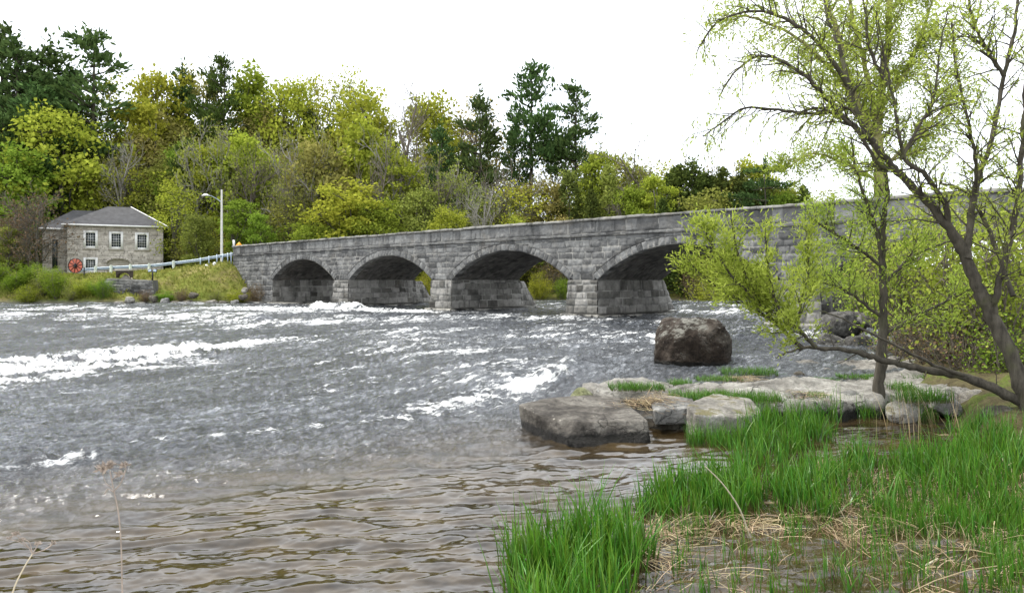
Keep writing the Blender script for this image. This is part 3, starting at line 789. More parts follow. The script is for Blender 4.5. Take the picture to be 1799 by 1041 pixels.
nn2 = t.noise(v, 2.5, 8, 0.7); c = t.ramp(nn2, [(0.3, (0.10, 0.095, 0.085)), (0.5, (0.26, 0.25, 0.22)), (0.7, (0.42, 0.40, 0.36))])
gg = t.n('ShaderNodeNewGeometry'); sp = t.n('ShaderNodeSeparateXYZ'); t.l(gg.outputs['Position'], sp.inputs[0])
c = t.mix(t.rng(t.math('ADD', sp.outputs[2], t.math('MULTIPLY', t.math('SUBTRACT', t.noise(v, 0.45, 5, 0.7), 0.5), 2.2)), 0.42, 0.62, 1, 0), c, (0.010, 0.010, 0.010))
t.pbr(c, 0.6, t.bump(nn2, 0.8, 0.06)); M['plinth'] = t.m
for i in range(4): pier(ARCH[i][1], ARCH[i + 1][0], 200 + 20 * i)
# inner faces of both abutments below the springing, with plinths
G = Geo(); rg = np.random.default_rng(9); A = lambda s, n, z: bpt(s, n, z)
qpatch(G, A(0.12, -0.05, -0.4), A(0.12, 7.7, -0.4), A(0.02, 0, SPR), A(0.02, 7.6, SPR), rg, seed=400, res=0.07)
qpatch(G, A(0.1, 7.6, -0.4), A(-3.4, 10.5, -0.4), A(0, 7.6, SPR), A(-2.2, 9.2, SPR), rg, seed=401, res=0.08)
bb(G, 'abutment', M['pier']); G = Geo()
qpatch(G, A(70.5, 7.7, -0.4), A(70.5, -0.05, -0.4), A(70.6, 7.6, SPR), A(70.6, 0, SPR), rg, seed=402, res=0.1)
bb(G, 'abutment', M['pier'])
G = Geo(); qpatch(G, A(-3.2, -1.6, -0.6), A(15.2, -0.55, -0.6), A(-3.2, -1.5, 0.72), A(15.2, -0.45, 0.62), rg, seed=403, blk=(1.5, 3), courses=(0.6, 0.8), relief=0.12, rough=0.09)
G.add([A(-3.2, -1.5, 0.72), A(15.2, -0.45, 0.62), A(12.0, 0.4, 0.62), A(0.3, 0.6, 0.66), A(-3.2, 0.3, 0.7)], [[0, 1, 2, 3], [0, 3, 4, 4]], tone=0.6)
qpatch(G, A(0.9, -0.8, -0.6), A(0.9, 8, -0.6), A(0.9, -0.7, 0.62), A(0.9, 8, 0.62), rg, seed=404, blk=(1.5, 3), relief=0.1)
G.add([A(0.9, -0.7, 0.62), A(0.9, 8, 0.62), A(0, 8, 0.66), A(0, -0.7, 0.66)], [[0, 1, 2, 3]], tone=0.6)
bb(G, 'footing_ledge', M['plinth'])
# string course, parapet, coping: one of each along either side of the roadway
for nm, z0, h, n0, mat, sd in (('string_course', ZS, 0.20, -0.13, 'bridge', 11), ('parapet', ZS + 0.2, 0.80, -0.03, 'bridge', 12)):
    rg = np.random.default_rng(sd); w = S1 - S0
    G = Geo()
    patch(G, lambda u, v, o: bpt(u + S0, n0 - o, zc(v + z0, u + S0)), w, h, (h, h + .01), (0.9, 2.1) if nm[0] == 's' else (0.55, 1.7), 0.055, rg, relief=0.04, seed=sd * 7, joint=0.018)
    patch(G, lambda u, v, o: bpt(u + S0, n0 + v - 0.01, zc(z0 + h + 0 * u, u + S0)), w, 0.45, (1, 1.1), (1, 2), 0.15, rg, relief=0.005, seed=sd * 7 + 1)
    patch(G, lambda u, v, o: bpt(u + S0, n0 - 0.01 + v, zc(z0 - 0.003 + 0 * u, u + S0)), w, 0.25, (1, 1.1), (1, 2), 0.15, rg, relief=0.0, rough=0, seed=sd * 7 + 1, flip=True)
    patch(G, lambda u, v, o: bpt(u + S0, 0.45 + o, zc(v + z0, u + S0)), w, h, (h, h + .01), (0.55, 1.7), 0.15, rg, relief=0.03, seed=sd * 7 + 2, flip=True)
    patch(G, lambda u, v, o: bpt(S0 - o, n0 + u, v + z0 - 0.1), 0.5 - n0, h, (h, h + 0.01), (1, 1.1), 0.1, rg, relief=0.01, seed=3, flip=True)
    bb(G, nm, M[mat])
    G = Geo()
    for n1, sg in ((7.1, True), (7.6 - n0, False)):
        patch(G, lambda u, v, o: bpt(u + S0, n1 + (o if not sg else -o), zc(v + z0, u + S0)), w, h, (h, h + .01), (0.55, 1.7), 0.15, rg, relief=0.03, seed=sd * 7 + 3, flip=not sg)
    bb(G, nm, M[mat])
for sd, (na, nb_) in enumerate(((-0.17, 0.55), (7.05, 7.77))):
    G = Geo(); rg = np.random.default_rng(13 + sd); s = S0 - 0.1
    while s < S1:
        L = rg.uniform(1.1, 2.4); n0 = na + rg.uniform(-.02, .02); n1 = nb_
        z0 = ZS + 1.0; z1 = z0 + 0.17 + rg.uniform(-0.015, 0.03); zo = rg.uniform(-.015, .025)
        us = np.linspace(s + 0.012, s + L - 0.012, 6)
        pr = [(n0, z0), (n0 - 0.02, z0 + 0.07), (n0 + 0.03, z1), (n1 - 0.03, z1 + 0.01), (n1, z0 + 0.06), (n1, z0)]
        V = np.array([[bpt(u, n + rg.normal() * 0.012, z + camber(u) + zo + rg.normal() * 0.012) for n, z in pr] for u in us]).reshape(-1, 3)
        f = [[i * 6 + j, i * 6 + (j + 1) % 6, i * 6 + 6 + (j + 1) % 6, i * 6 + 6 + j] for i in range(5) for j in range(6)]
        G.add(V, f, tone=rg.uniform(0.2, 1)); G.f.append(np.array([[0, 1, 2, 5], [2, 3, 4, 5], [30, 31, 32, 35], [32, 33, 34, 35]]) + G.n - 36)
        s += L
    bb(G, 'coping', M['coping'])
G = Geo(); us = np.linspace(S0, S1, 40)
V = np.concatenate([bpt(us, 0.44, zc(ZS + 0.05, us)), bpt(us, 7.12, zc(ZS + 0.05, us))]); i = np.arange(39)
G.add(V, np.stack([i, i + 1, i + 41, i + 40], -1)); bb(G, 'roadway', M['asphalt'])

# ================================================================== HOUSE
hz = 3.0
def hp(x, d=96.0): return (x - CX) / F * d
house = empty('stone_house', (hp(205), 99, 3.6), 'two storey stone house with a dark hipped roof on the far left bank', 'house')
HO = np.array(house.location)
def hb(G, name, mat, parent=None, smooth=False):
    G.v = [q - HO for q in G.v]; return G.build(name, mat, parent or house, smooth)
ang = 0.10                                              # the front turns slightly away to the right
HX0, HY0 = hp(118), 96.0
ux, uy = math.cos(-ang), math.sin(-ang); ux, uy = math.cos(ang), math.sin(ang) * 0.6
fu = np.array([0.9, 0.43, 0]); fu /= np.linalg.norm(fu); fn = np.array([-fu[1], fu[0], 0])
HB = np.array([HX0, HY0, 3.3])
def H(u, n, z): return HB + np.multiply.outer(np.asarray(u, float), fu) + np.multiply.outer(np.asarray(n, float), fn) + np.multiply.outer(np.asarray(z, float), [0, 0, 1.0])
WL, WD, WH = 11.2, 8.6, 6.9
G = Geo(); rg = np.random.default_rng(31)
WIN = [(1.8, 3.85, 1.65, 2.3), (4.75, 3.8, 1.65, 2.3), (7.8, 3.75, 1.65, 2.3), (1.8, 0.7, 1.65, 1.95)]   # u, z, w, h
ARCHD = (4.5, 2.7, 2.1)                                 # u start, width, height
def hmask(u, v):
    ok = np.ones_like(u, bool)
    for a, b, w, h in WIN: ok &= ~((u > a) & (u < a + w) & (v > b) & (v < b + h))
    c = ARCHD[0] + ARCHD[1] / 2
    ok &= ~((np.abs(u - c) < ARCHD[1] / 2) & (v < 1.95 + 0.55 * np.sqrt(np.clip(1 - ((u - c) / (ARCHD[1] / 2)) ** 2, 0, 1))))
    return ok
kw = dict(relief=0.03, rough=0.02, joint=0.014)
patch(G, lambda u, v, o: H(u, 0, 0) * 0 + HB + u[..., None] * fu - o[..., None] * fn + v[..., None] * np.array([0, 0, 1.0]), WL, WH, (0.18, 0.3), (0.3, 0.8), 0.07, rg, mask=hmask, seed=500, **kw)
patch(G, lambda u, v, o: HB + (WL + o[..., None]) * fu + u[..., None] * fn + v[..., None] * np.array([0, 0, 1.0]), WD, WH, (0.18, 0.3), (0.3, 0.8), 0.09, rg, seed=501, **kw)
patch(G, lambda u, v, o: HB - o[..., None] * fu + (WD - u)[..., None] * fn + v[..., None] * np.array([0, 0, 1.0]), WD, WH, (0.18, 0.3), (0.3, 0.8), 0.12, rg, seed=502, **kw)
patch(G, lambda u, v, o: HB + (WL - u)[..., None] * fu + (WD + o)[..., None] * fn + v[..., None] * np.array([0, 0, 1.0]), WL, WH, (0.18, 0.3), (0.3, 0.8), 0.12, rg, seed=503, **kw)
hb(G, 'wall', M['house'])
G = Geo(); c0 = ARCHD[0] + ARCHD[1] / 2
for k in range(13):
    a0 = math.pi * (k + 0.08) / 13; a1 = math.pi * (k + 0.92) / 13; V = []
    for n in (-0.06, 0.1):
        for r, a in ((1, a0), (1, a1), (1.22, a1), (1.22, a0)):
            V.append(H(c0 - math.cos(a) * (ARCHD[1] / 2) * r, n, 1.92 + math.sin(a) * 0.57 * (r + (0.3 if r > 1 else 0))))
    G.add(V, [[0, 1, 2, 3], [7, 6, 5, 4], [0, 4, 5, 1], [1, 5, 6, 2], [2, 6, 7, 3], [3, 7, 4, 0]], tone=0.5 + 0.3 * (k % 2))
hb(G, 'door_arch', M['house'])
G = Geo(); G.add([H(ARCHD[0] - .1, .3, -.2), H(ARCHD[0] + 2.8, .3, -.2), H(ARCHD[0] + 2.8, .3, 2.6), H(ARCHD[0] - .1, .3, 2.6)], [[0, 1, 2, 3]])
G.add([H(ARCHD[0] + 1.35, .24, -.2), H(ARCHD[0] + 1.55, .24, -.2), H(ARCHD[0] + 1.55, .24, 1.9), H(ARCHD[0] + 1.35, .24, 1.9)], [[0, 1, 2, 3]])
hb(G, 'door', M['concrete'])
def hbox(G, u0, u1, n0, n1, z0, z1, **k):
    V = [H(u, n, z) for u in (u0, u1) for n in (n0, n1) for z in (z0, z1)]
    G.add(V, [[0, 1, 3, 2], [4, 6, 7, 5], [0, 4, 5, 1], [2, 3, 7, 6], [0, 2, 6, 4], [1, 5, 7, 3]], **k)
for a, b, w, h in WIN:
    G = Geo(); fr = 0.29
    hbox(G, a, a + fr, -.07, .12, b, b + h); hbox(G, a + w - fr, a + w, -.07, .12, b, b + h)
    hbox(G, a + fr, a + w - fr, -.07, .12, b + h - fr, b + h); hbox(G, a + fr, a + w - fr, -.07, .12, b, b + fr)
    wd = hb(G, 'window', M['white'])
    G = Geo(); hbox(G, a + fr - .02, a + w - fr + .02, .07, .10, b + fr - .02, b + h - fr + .02); hb(G, 'pane', M['glass'], wd)
    G = Geo(); iw = w - 2 * fr; ih = h - 2 * fr
    for k in (1, 2, 3): hbox(G, a + fr + iw * k / 4 - .014, a + fr + iw * k / 4 + .014, .035, .068, b + fr, b + h - fr)
    for k in range(1, 5): hbox(G, a + fr, a + w - fr, .037, .07, b + fr + ih * k / 5 - .014, b + fr + ih * k / 5 + .014)
    hb(G, 'glazing_bars', M['white'], wd)
    G = Geo(); hbox(G, a - .08, a + w + .08, -.12, .1, b - .16, b - .003, tone=0.3); hb(G, 'sill', M['concrete'], wd)
def hip(u0, u1, n0, n1, z0, zr, ru0, ru1):
    G = Geo(); nm = (n0 + n1) / 2
    V = [H(u0, n0, z0), H(u1, n0, z0), H(u1, n1, z0), H(u0, n1, z0), H(ru0, nm, zr), H(ru1, nm, zr)]
    G.add(V, [[0, 1, 5, 4], [2, 3, 4, 5]]); G.add(V, [[1, 2, 5], [3, 0, 4]]); return G
rf = hb(hip(-0.55, WL + 0.55, -0.55, WD + 0.55, WH + 0.02, WH + 2.85, 4.4, 7.2), 'roof', M['roofing'])
G = Geo(); hbox(G, -0.6, WL + 0.6, -0.62, -0.5, WH - .16, WH + .04); hbox(G, WL + 0.5, WL + 0.62, -0.5, WD + 0.5, WH - .16, WH + .04)
hbox(G, -0.62, -0.5, -0.5, WD + 0.5, WH - .16, WH + .04); hbox(G, -0.5, WL + .5, -0.5, 0, WH - .12, WH - .09); hb(G, 'eaves_board', M['white'], rf)
G = Geo(); G.tube([H(WL + .5, -.5, WH + .07), H(7.2, WD / 2, WH + 2.9)], 0.07, 4); hb(G, 'hip_flashing', M['white'], rf)
# lower wing, set back on the left
G = Geo(); wu0, wu1, wn0, wn1, wh = -3.0, -0.02, 2.4, 10.5, 6.45
patch(G, lambda u, v, o: HB + (u + wu0)[..., None] * fu + (wn0 - o)[..., None] * fn + v[..., None] * np.array([0, 0, 1.0]), wu1 - wu0, wh, (0.18, 0.3), (0.3, 0.8), 0.08, rg, seed=510, **kw)
patch(G, lambda u, v, o: HB + (wu0 - o)[..., None] * fu + (wn1 - u)[..., None] * fn + v[..., None] * np.array([0, 0, 1.0]), wn1 - wn0, wh, (0.18, 0.3), (0.3, 0.8), 0.12, rg, seed=511, **kw)
hb(G, 'wing_wall', M['house'])
r2 = hb(hip(wu0 - .5, 6.0, wn0 - .5, wn1 + .5, wh + .02, wh + 2.8, 0.1, 4.2), 'wing_roof', M['roofing'])
G = Geo(); hbox(G, wu0 - .55, wu1, wn0 - .6, wn0 - .5, wh - .16, wh + .04); hbox(G, wu0 - .6, wu0 - .5, wn0 - .5, wn1, wh - .16, wh + .04); hb(G, 'eaves_board', M['white'], r2)
G = Geo(); hbox(G, wu0 + 1.1, wu0 + 1.7, wn0 - .1, wn0 + .2, 1.2, 5.0); hb(G, 'wing_window', M['glass'])

# ================================================================== ROAD, GUARDRAIL, LAMP AND SMALL THINGS ON THE BANK
rail = [(120, 480, 90), (145, 473.5, 90), (195, 470, 89.6), (229, 468.5, 89.2), (262, 467, 88.8), (296, 463, 88.2), (345, 457, 87.6), (372, 452, 87), (390, 449, 86.6), (407, 446.5, 86.2)]
RP = np.array([at(*p) for p in rail])
guard = empty('guardrail', tuple(RP[4] * [1, 1, 0] + [0, 0, 4.4]), 'blue-grey steel guardrail on posts sloping up to the bridge end', 'guardrail')
GO = np.array(guard.location)
def gb(G, name, mat): G.v = [q - GO for q in G.v]; return G.build(name, mat, guard)
G = Geo(); prof = [(-.03, .17), (.04, .11), (.04, .07), (-.03, .01), (-.03, -.01), (.04, -.07), (.04, -.11), (-.03, -.17)]
dirn = np.gradient(RP, axis=0); dirn /= np.linalg.norm(dirn, axis=1)[:, None]; nr = np.stack([dirn[:, 1], -dirn[:, 0], 0 * dirn[:, 0]], 1)
V = np.array([[RP[i] + nr[i] * (a - .24) + [0, 0, b] for a, b in prof] for i in range(len(RP))]).reshape(-1, 3)
G.add(V, [[i * 8 + j, i * 8 + j + 1, i * 8 + 9 + j, i * 8 + 8 + j] for i in range(len(RP) - 1) for j in range(7)]); gb(G, 'rail', M['galv'])
for x, d, kind in ((168, 89.8, 0), (195, 89.6, 0), (229, 89.2, 0), (262, 88.8, 0), (305, 88.1, 0), (346, 87.6, 0), (352, 87.5, 1), (367, 87.1, 1), (381, 86.8, 1), (391, 86.6, 1), (400, 86.4, 1), (406, 86.25, 1)):
    y = np.interp(x, [r[0] for r in rail], [r[1] for r in rail])
    if x == 346: continue
    p = at(x, y, d); zg = float(far_height(np.array(p[0]), np.array(p[1]))) - 0.3; top = p[2] + (0.32 if kind == 0 else 0.25)
    G = Geo()
    if kind == 0:
        G.tube([(p[0], p[1], zg), (p[0], p[1], top - .06), (p[0], p[1], top)], [0.16, 0.16, 0.10], 8); gb(G, 'wooden_post', M['post'])
    else:
        G.box((p[0], p[1], (zg + top) / 2), (0.13, 0.02, top - zg)); G.box((p[0] - .055, p[1] + .06, (zg + top) / 2), (0.015, 0.12, top - zg - .02)); gb(G, 'steel_post', M['galv'])

b = at(389.5, 462, 88.5); top = at(389.5, 333, 88.5)[2]
lamp = empty('street_lamp', (b[0], b[1], 4.6), 'tall pale street lamp pole with a curved arm behind the guardrail', 'street lamp')
G = Geo(); G.tube([(0, 0, -.5), (0, 0, top - 4.6)], [0.17, 0.11], 8); G.build('pole', M['pole'], lamp, True)
a1 = at(364, 343.5, 88)[2] - 4.6; xa = (364 - 389.5) / F * 88.5
G = Geo(); G.tube([(0, 0, a1 - .75), (xa * .3, -.1, a1 - .35), (xa * .65, -.2, a1 - .02), (xa * .9, -.25, a1 + .05)], 0.045, 6); G.build('arm', M['galv'], lamp, True)
G = Geo(); G.tube([(xa * .85, -.25, a1 + .06), (xa * .95, -.26, a1 + .12), (xa * 1.15, -.27, a1 + .10), (xa * 1.3, -.28, a1 + .02)], [.06, .13, .14, .04], 8); G.build('lamp_head', M['white'], lamp, True)

p = at(420, 431, 92.5)
sg = empty('warning_sign', (p[0], p[1], 5.3), 'orange diamond warning sign showing just above the parapet', 'sign')
G = Geo(); G.box((0, .05, (p[2] - 5.3) / 2 - .1), (0.07, 0.05, p[2] - 5.3)); G.build('sign_post', M['galv'], sg)
G = Geo(); h = .44
V = [(x, y, p[2] - 5.3 + z) for y in (0, .02) for x, z in ((-h, 0), (0, -h), (h, 0), (0, h))]
G.add(V, [[0, 1, 2, 3], [7, 6, 5, 4], [0, 4, 5, 1], [1, 5, 6, 2], [2, 6, 7, 3], [3, 7, 4, 0]]); G.build('sign_face', M['yellow'], sg)
p = at(411, 427, 88.5)
sg = empty('marker_post', (p[0], p[1], 5.2), 'thin pale marker board standing at the left end of the parapet', 'marker')
G = Geo(); G.box((0, 0, (p[2] - 5.2) / 2 - .2), (0.06, 0.05, p[2] - 5.2 + .2)); G.build('post', M['galv'], sg)
G = Geo(); G.box((0, -.045, p[2] - 5.2 - .1), (0.26, 0.03, 0.95)); G.build('board', M['white'], sg)

for k, (x, y) in enumerate(((362.5, 459), (377, 458.5))):
    p = at(x, y, 85.6); q = Geo(); th = np.linspace(0, 2 * np.pi, 13)[:-1]
    prof = [(0.19, -.25), (0.21, .0), (0.17, .13), (0.09, .2), (0.01, .22)]
    V = [(r * math.cos(a), r * math.sin(a), z) for r, z in prof for a in th]
    q.add(V, [[i * 12 + j, i * 12 + (j + 1) % 12, i * 12 + 12 + (j + 1) % 12, i * 12 + 12 + j] for i in range(4) for j in range(12)])
    o = q.build('white_stone', M['white'], None, True); o.location = (p[0], p[1], float(far_height(np.array(p[0]), np.array(p[1]))) + .1)
    tag(o, ('left one of the two small white painted stones under the guardrail', 'right one of the two small white painted stones, nearer the lamp pole')[k], 'stone', 'white stones under the guardrail')

# red wheel
p = at(132.5, 466.5, 85.5); Rw = 0.83
wh = empty('flywheel', (p[0], p[1], p[2] - Rw), 'large old iron wheel painted red with black spokes beside the house', 'wheel')
G = Geo(); th = np.linspace(0, 2 * np.pi, 33)
G.tube([(Rw * math.cos(a), 0, Rw + Rw * math.sin(a)) for a in th], 0.045, 6); G.build('rim', M['black'], wh, True)
G = Geo(); V = [(Rw * .97 * math.cos(a), y, Rw + Rw * .97 * math.sin(a)) for y in (0.03, 0.07) for a in th[:-1]] + [(0, .03, Rw), (0, .07, Rw)]
G.add(V, [[64, (k + 1) % 32, k] for k in range(32)] + [[65, 32 + k, 32 + (k + 1) % 32] for k in range(32)]); G.build('disc', M['red'], wh)
for k in range(10):
    a = k * math.pi / 5 + .15; G = Geo(); G.tube([(.1 * math.cos(a), -.02, Rw + .1 * math.sin(a)), (Rw * .96 * math.cos(a), -.02, Rw + Rw * .96 * math.sin(a))], [.05, .028], 4); G.build('spoke', M['black'], wh)
G = Geo(); G.tube([(0, -.16, Rw), (0, .16, Rw)], .12, 8); G.build('hub', M['black'], wh)
G = Geo(); G.box((.95, .1, -.3), (.1, .1, 1.9)); G.build('stand_post', M['black'], wh)

# twin information panel
p = at(268, 489, 82.6)
pn_ = empty('information_stand', tuple(p), 'small black stand holding two tilted panels above the old wall', 'information stand')
G = Geo(); G.box((0, 0, .35), (.13, .1, 1.1)); G.box((0, 0, .86), (.8, .06, .06)); G.build('post', M['black'], pn_)
for s in (-1, 1):
    G = Geo(); V = [(s * (.07 + a * .42), -.05 + b * .14 - .05 * c, .74 + b * .34 - a * .05 + .03 * c) for c in (0, 1) for a, b in ((0, 0), (1, 0), (1, 1), (0, 1))]
    G.add(V, [[0, 1, 2, 3], [7, 6, 5, 4], [0, 4, 5, 1], [1, 5, 6, 2], [2, 6, 7, 3], [3, 7, 4, 0]]); G.build('panel', M['black'], pn_)
    G = Geo(); G.add([(s * (.11 + a * .34), -.115 + b * .10, .80 + b * .23 - a * .05) for a, b in ((0, 0), (1, 0), (1, 1), (0, 1))], [[0, 1, 2, 3]]); G.build('panel_sheet', M['galv'], pn_)

# low stone arch head (old mill outlet)
p = at(216, 487, 83.2)
ml = empty('mill_outlet', tuple(p), 'low brown stone arch with a flat capping slab below the guardrail', 'stone arch')
G = Geo(); hw, hh_ = .78, .72; V = []; N = 10
for n in (0, .7):
    for i in range(N + 1):
        a = math.pi * i / N; V.append((-math.cos(a) * hw, n, math.sin(a) * hh_ * .8 - .05))
    for i in range(N + 1): V.append((-hw * 1.05 + 2.1 * hw * i / N, n, hh_))
G.add(V, [[i, i + 1, i + N + 2, i + N + 1] for i in range(N)] + [[i + 2 * N + 2, i + 3 * N + 3, i + 3 * N + 4, i + 2 * N + 3] for i in range(N)] + [[i, i + 2 * N + 2, i + 2 * N + 3, i + 1] for i in range(N)]
      + [[0, 2 * N + 2, 3 * N + 3, N + 1], [N, 2 * N + 1, 4 * N + 3, 3 * N + 2]]); G.build('arch', m_plain('brown_stone', (.07, .055, .045), .9), ml)
G = Geo(); G.box((0, .32, hh_ + .1), (1.75, .95, .16)); G.build('capping', M['concrete'], ml)
G = Geo(); V = [(-.6, .3, -.3), (.75, .1, -.4), (.9, 1.2, -.3), (-.6, 1.2, -.3), (0.02, .5, .38)]; G.add(V, [[0, 1, 4], [1, 2, 4], [2, 3, 4], [3, 0, 4]]); G.build('sand_fill', M['concrete'], ml)

# ================================================================== ROCKS
def ico(sub):
    me = bpy.data.meshes.new('tmp'); import bmesh
    bm = bmesh.new(); bmesh.ops.create_icosphere(bm, subdivisions=sub, radius=1); bm.to_mesh(me); bm.free()
    v = np.zeros(len(me.vertices) * 3); me.vertices.foreach_get('co', v); f = np.array([p.vertices[:] for p in me.polygons])
    bpy.data.meshes.remove(me); return v.reshape(-1, 3), f
ICO = {k: ico(k) for k in (4, 5, 6)}
def rock(name, mat, c, half, seed, planes=None, nrand=14, label=None, cat='rock', group=None, sub=5, amp=0.04, rz=0.0, poly=None, soft=26.0, parent=None):
    """chiselled boulder: radial cut by planes (n, dist) given in units of the half size"""
    rng = np.random.default_rng(seed); v, f = ICO[sub]; half = np.asarray(half, float)
    d = v * half; L = np.linalg.norm(d, axis=1)[:, None]; d = d / L
    pl = []
    if poly is not None:                                  # outline in world XY around c
        P = np.asarray(poly, float) - np.asarray(c)[:2]; area = np.sum(P[:, 0] * np.roll(P[:, 1], -1) - P[:, 1] * np.roll(P[:, 0], -1))
        if area < 0: P = P[::-1]
        for i in range(len(P)):
            e = P[(i + 1) % len(P)] - P[i]; n = np.array([e[1], -e[0]]); n /= np.linalg.norm(n)
            pl.append((np.array([n[0], n[1], rng.uniform(-.12, .05)]), float(n @ P[i])))
    for n, k in (planes or []): pl.append((np.asarray(n, float), k))
    for i in range(nrand):
        n = rng.normal(size=3); n /= np.linalg.norm(n); sup = np.linalg.norm(n * half); pl.append((n, sup * rng.uniform(0.62, 0.93)))
    r = L[:, 0] * 1.0 if poly is None else np.full(len(v), 1e3)
    inv = np.zeros(len(v)); inv = (1 / np.maximum(r, 1e-6)) ** soft
    for n, k in pl:
        n = n / np.linalg.norm(n); q = np.maximum(d @ n, 1e-4) / max(k, 1e-3); inv += q ** soft
    r = inv ** (-1 / soft); p = d * r[:, None]
    sc = 1.1 / max(half)
    nz = 0.9 * (fbm(p[:, 0] * sc * 1.7 + seed, p[:, 1] * sc * 1.7 + p[:, 2] * sc, seed, 7, .58) + fbm(p[:, 2] * sc * 1.9 + seed, (p[:, 0] - p[:, 1]) * sc * 1.2, seed + 2, 7, .58)) * .75 + 0.55 * (np.abs(n3(p + seed * 2, sc * 4, seed + 3, 4)) - 0.3)
    st = p[:, 2] * sc * 7 + n3(p, sc * 1.2, seed + 8, 3) * 1.2; nz = nz + 0.35 * (np.abs(fract(st) - .5) - .25) * (1 - np.abs(d[:, 2]))
    p = p * (1 + amp * 0 * nz[:, None]) + d * (nz * amp * min(half.max(), 2.5))[:, None] * np.array([1, 1, 0.8])
    G = Geo(); G.add(p, f)
    o = G.build(name, M[mat] if isinstance(mat, str) else mat, parent, False); o.location = c; o.rotation_euler = (0, 0, rz)
    if label: tag(o, label, cat, group)
    return o
M['boulder'] = m_rock('boulder_rock', (0.018, 0.012, 0.008), (0.045, 0.033, 0.024), (0.115, 0.098, 0.08), 0.9, moss=(0.26, 0.255, 0.22), wetz=0.52)
M['slab'] = m_rock('slab_rock', (0.045, 0.04, 0.034), (0.125, 0.112, 0.096), (0.25, 0.232, 0.20), 0.9, wetz=0.15)
M['grey'] = m_rock('grey_rock', (0.12, 0.115, 0.105), (0.26, 0.255, 0.24), (0.40, 0.39, 0.365), 0.9, wetz=0.06)
M['ledge'] = m_rock('ledge_rock', (0.13, 0.12, 0.105), (0.30, 0.285, 0.255), (0.46, 0.44, 0.40), 0.6, wetz=0.16)
M['pale'] = m_rock('pale_rock', (0.15, 0.14, 0.12), (0.33, 0.31, 0.275), (0.47, 0.45, 0.41), 0.8, moss=(0.17, 0.15, 0.06))
M['brown'] = m_rock('brown_rock', (0.05, 0.042, 0.032), (0.13, 0.115, 0.09), (0.25, 0.23, 0.19), 1.0)
M['wallrock'] = m_rock('dark_wall_rock', (0.045, 0.042, 0.038), (0.13, 0.125, 0.115), (0.26, 0.25, 0.23), 1.2)

# big boulder in the stream: 1158..1292 px wide
d = 22.4; c = at(1226, 610, d); c[2] += 0.0
rock('boulder', 'boulder', (c[0], c[1] + .55, 0.92), (1.55, 1.4, 1.4), 3,
     planes=[((-0.10, -1, -.10), 0.86), ((1, -.35, .02), 1.08), ((-1, .2, .10), 1.10), ((-.70, -.25, .95), 0.98), ((.08, .1, 1), 0.93), ((.85, -.1, .75), 1.10), ((-.8, -.4, -.8), 1.15), ((0, 0, -1), .8), ((-.9, -.6, .1), 1.10), ((-.2, -.85, .8), .97), ((.8, -.9, .1), 1.12), ((0, 1, .1), 1.0)],
     nrand=0, label='huge dark brown boulder standing in the stream in front of the bridge', cat='boulder', amp=0.05, sub=6, soft=22)
c = at(1268, 566, 25); rock('rock', 'brown', (c[0] - .12, c[1], .86), (.3, .4, .62), 5, label='small dark rock peeking out behind the huge boulder', amp=.05)
# flat slab at the pool edge
PL = [onz(915, 716, .42), onz(960, 707, .42), onz(1045, 700, .42), onz(1092, 703, .42), onz(1143, 742, .36), onz(1143, 768, .10), onz(1060, 774, .1), onz(1000, 772, .12), onz(945, 742, .28)]
PL = np.array(PL)[:, :2]; cc = PL.mean(0)
rock('flat_slab', 'slab', (cc[0], cc[1], 0.08), (1.35, .95, .38), 8, poly=PL, planes=[((.03, -.05, 1), .36), ((0, 0, -1), .5), ((-.5, -.8, 1.0), .86), ((.2, -1, .5), .93)], nrand=0,
     label='wide flat grey-brown slab lying at the edge of the calm pool', cat='rock', amp=.022, sub=6, soft=60)
# block beside it, two courses
PL = np.array([onz(1146, 712, .45), onz(1172, 702, .45), onz(1216, 706, .45), onz(1222, 735, .25), onz(1150, 738, .25)])[:, :2]; cc = PL.mean(0)
rock('block_rock', 'grey', (cc[0], cc[1] + .1, 0.31), (.5, .35, .28), 11, poly=PL, planes=[((0, -.08, 1), .20), ((0, 0, -1), .16)], nrand=0, label='squarish grey stone block between the flat slab and the pale rock', amp=.022, soft=50)
rock('ledge_rock', 'brown', (cc[0] - .05, cc[1] + .12, 0.02), (.72, .42, .2), 12, planes=[((0, 0, 1), .10), ((0, -1, 0), .38)], nrand=5, label='dark wet ledge under the squarish grey block', amp=.03)
PL = np.array([onz(1205, 712, .5), onz(1255, 698, .5), onz(1320, 702, .5), onz(1338, 716, .5), onz(1335, 742, .25), onz(1290, 762, .1), onz(1222, 765, .05)])[:, :2]; cc = PL.mean(0)
rock('pale_rock', 'pale', (cc[0], cc[1] + .1, 0.14), (1.0, .8, .42), 14, poly=PL, planes=[((.05, -.10, 1), .36), ((0, 0, -1), .5), ((.25, -1, 1.1), .74)], nrand=0, label='rounded pale grey rock above the reeds, right of the grey block', amp=.03, sub=6, soft=28)
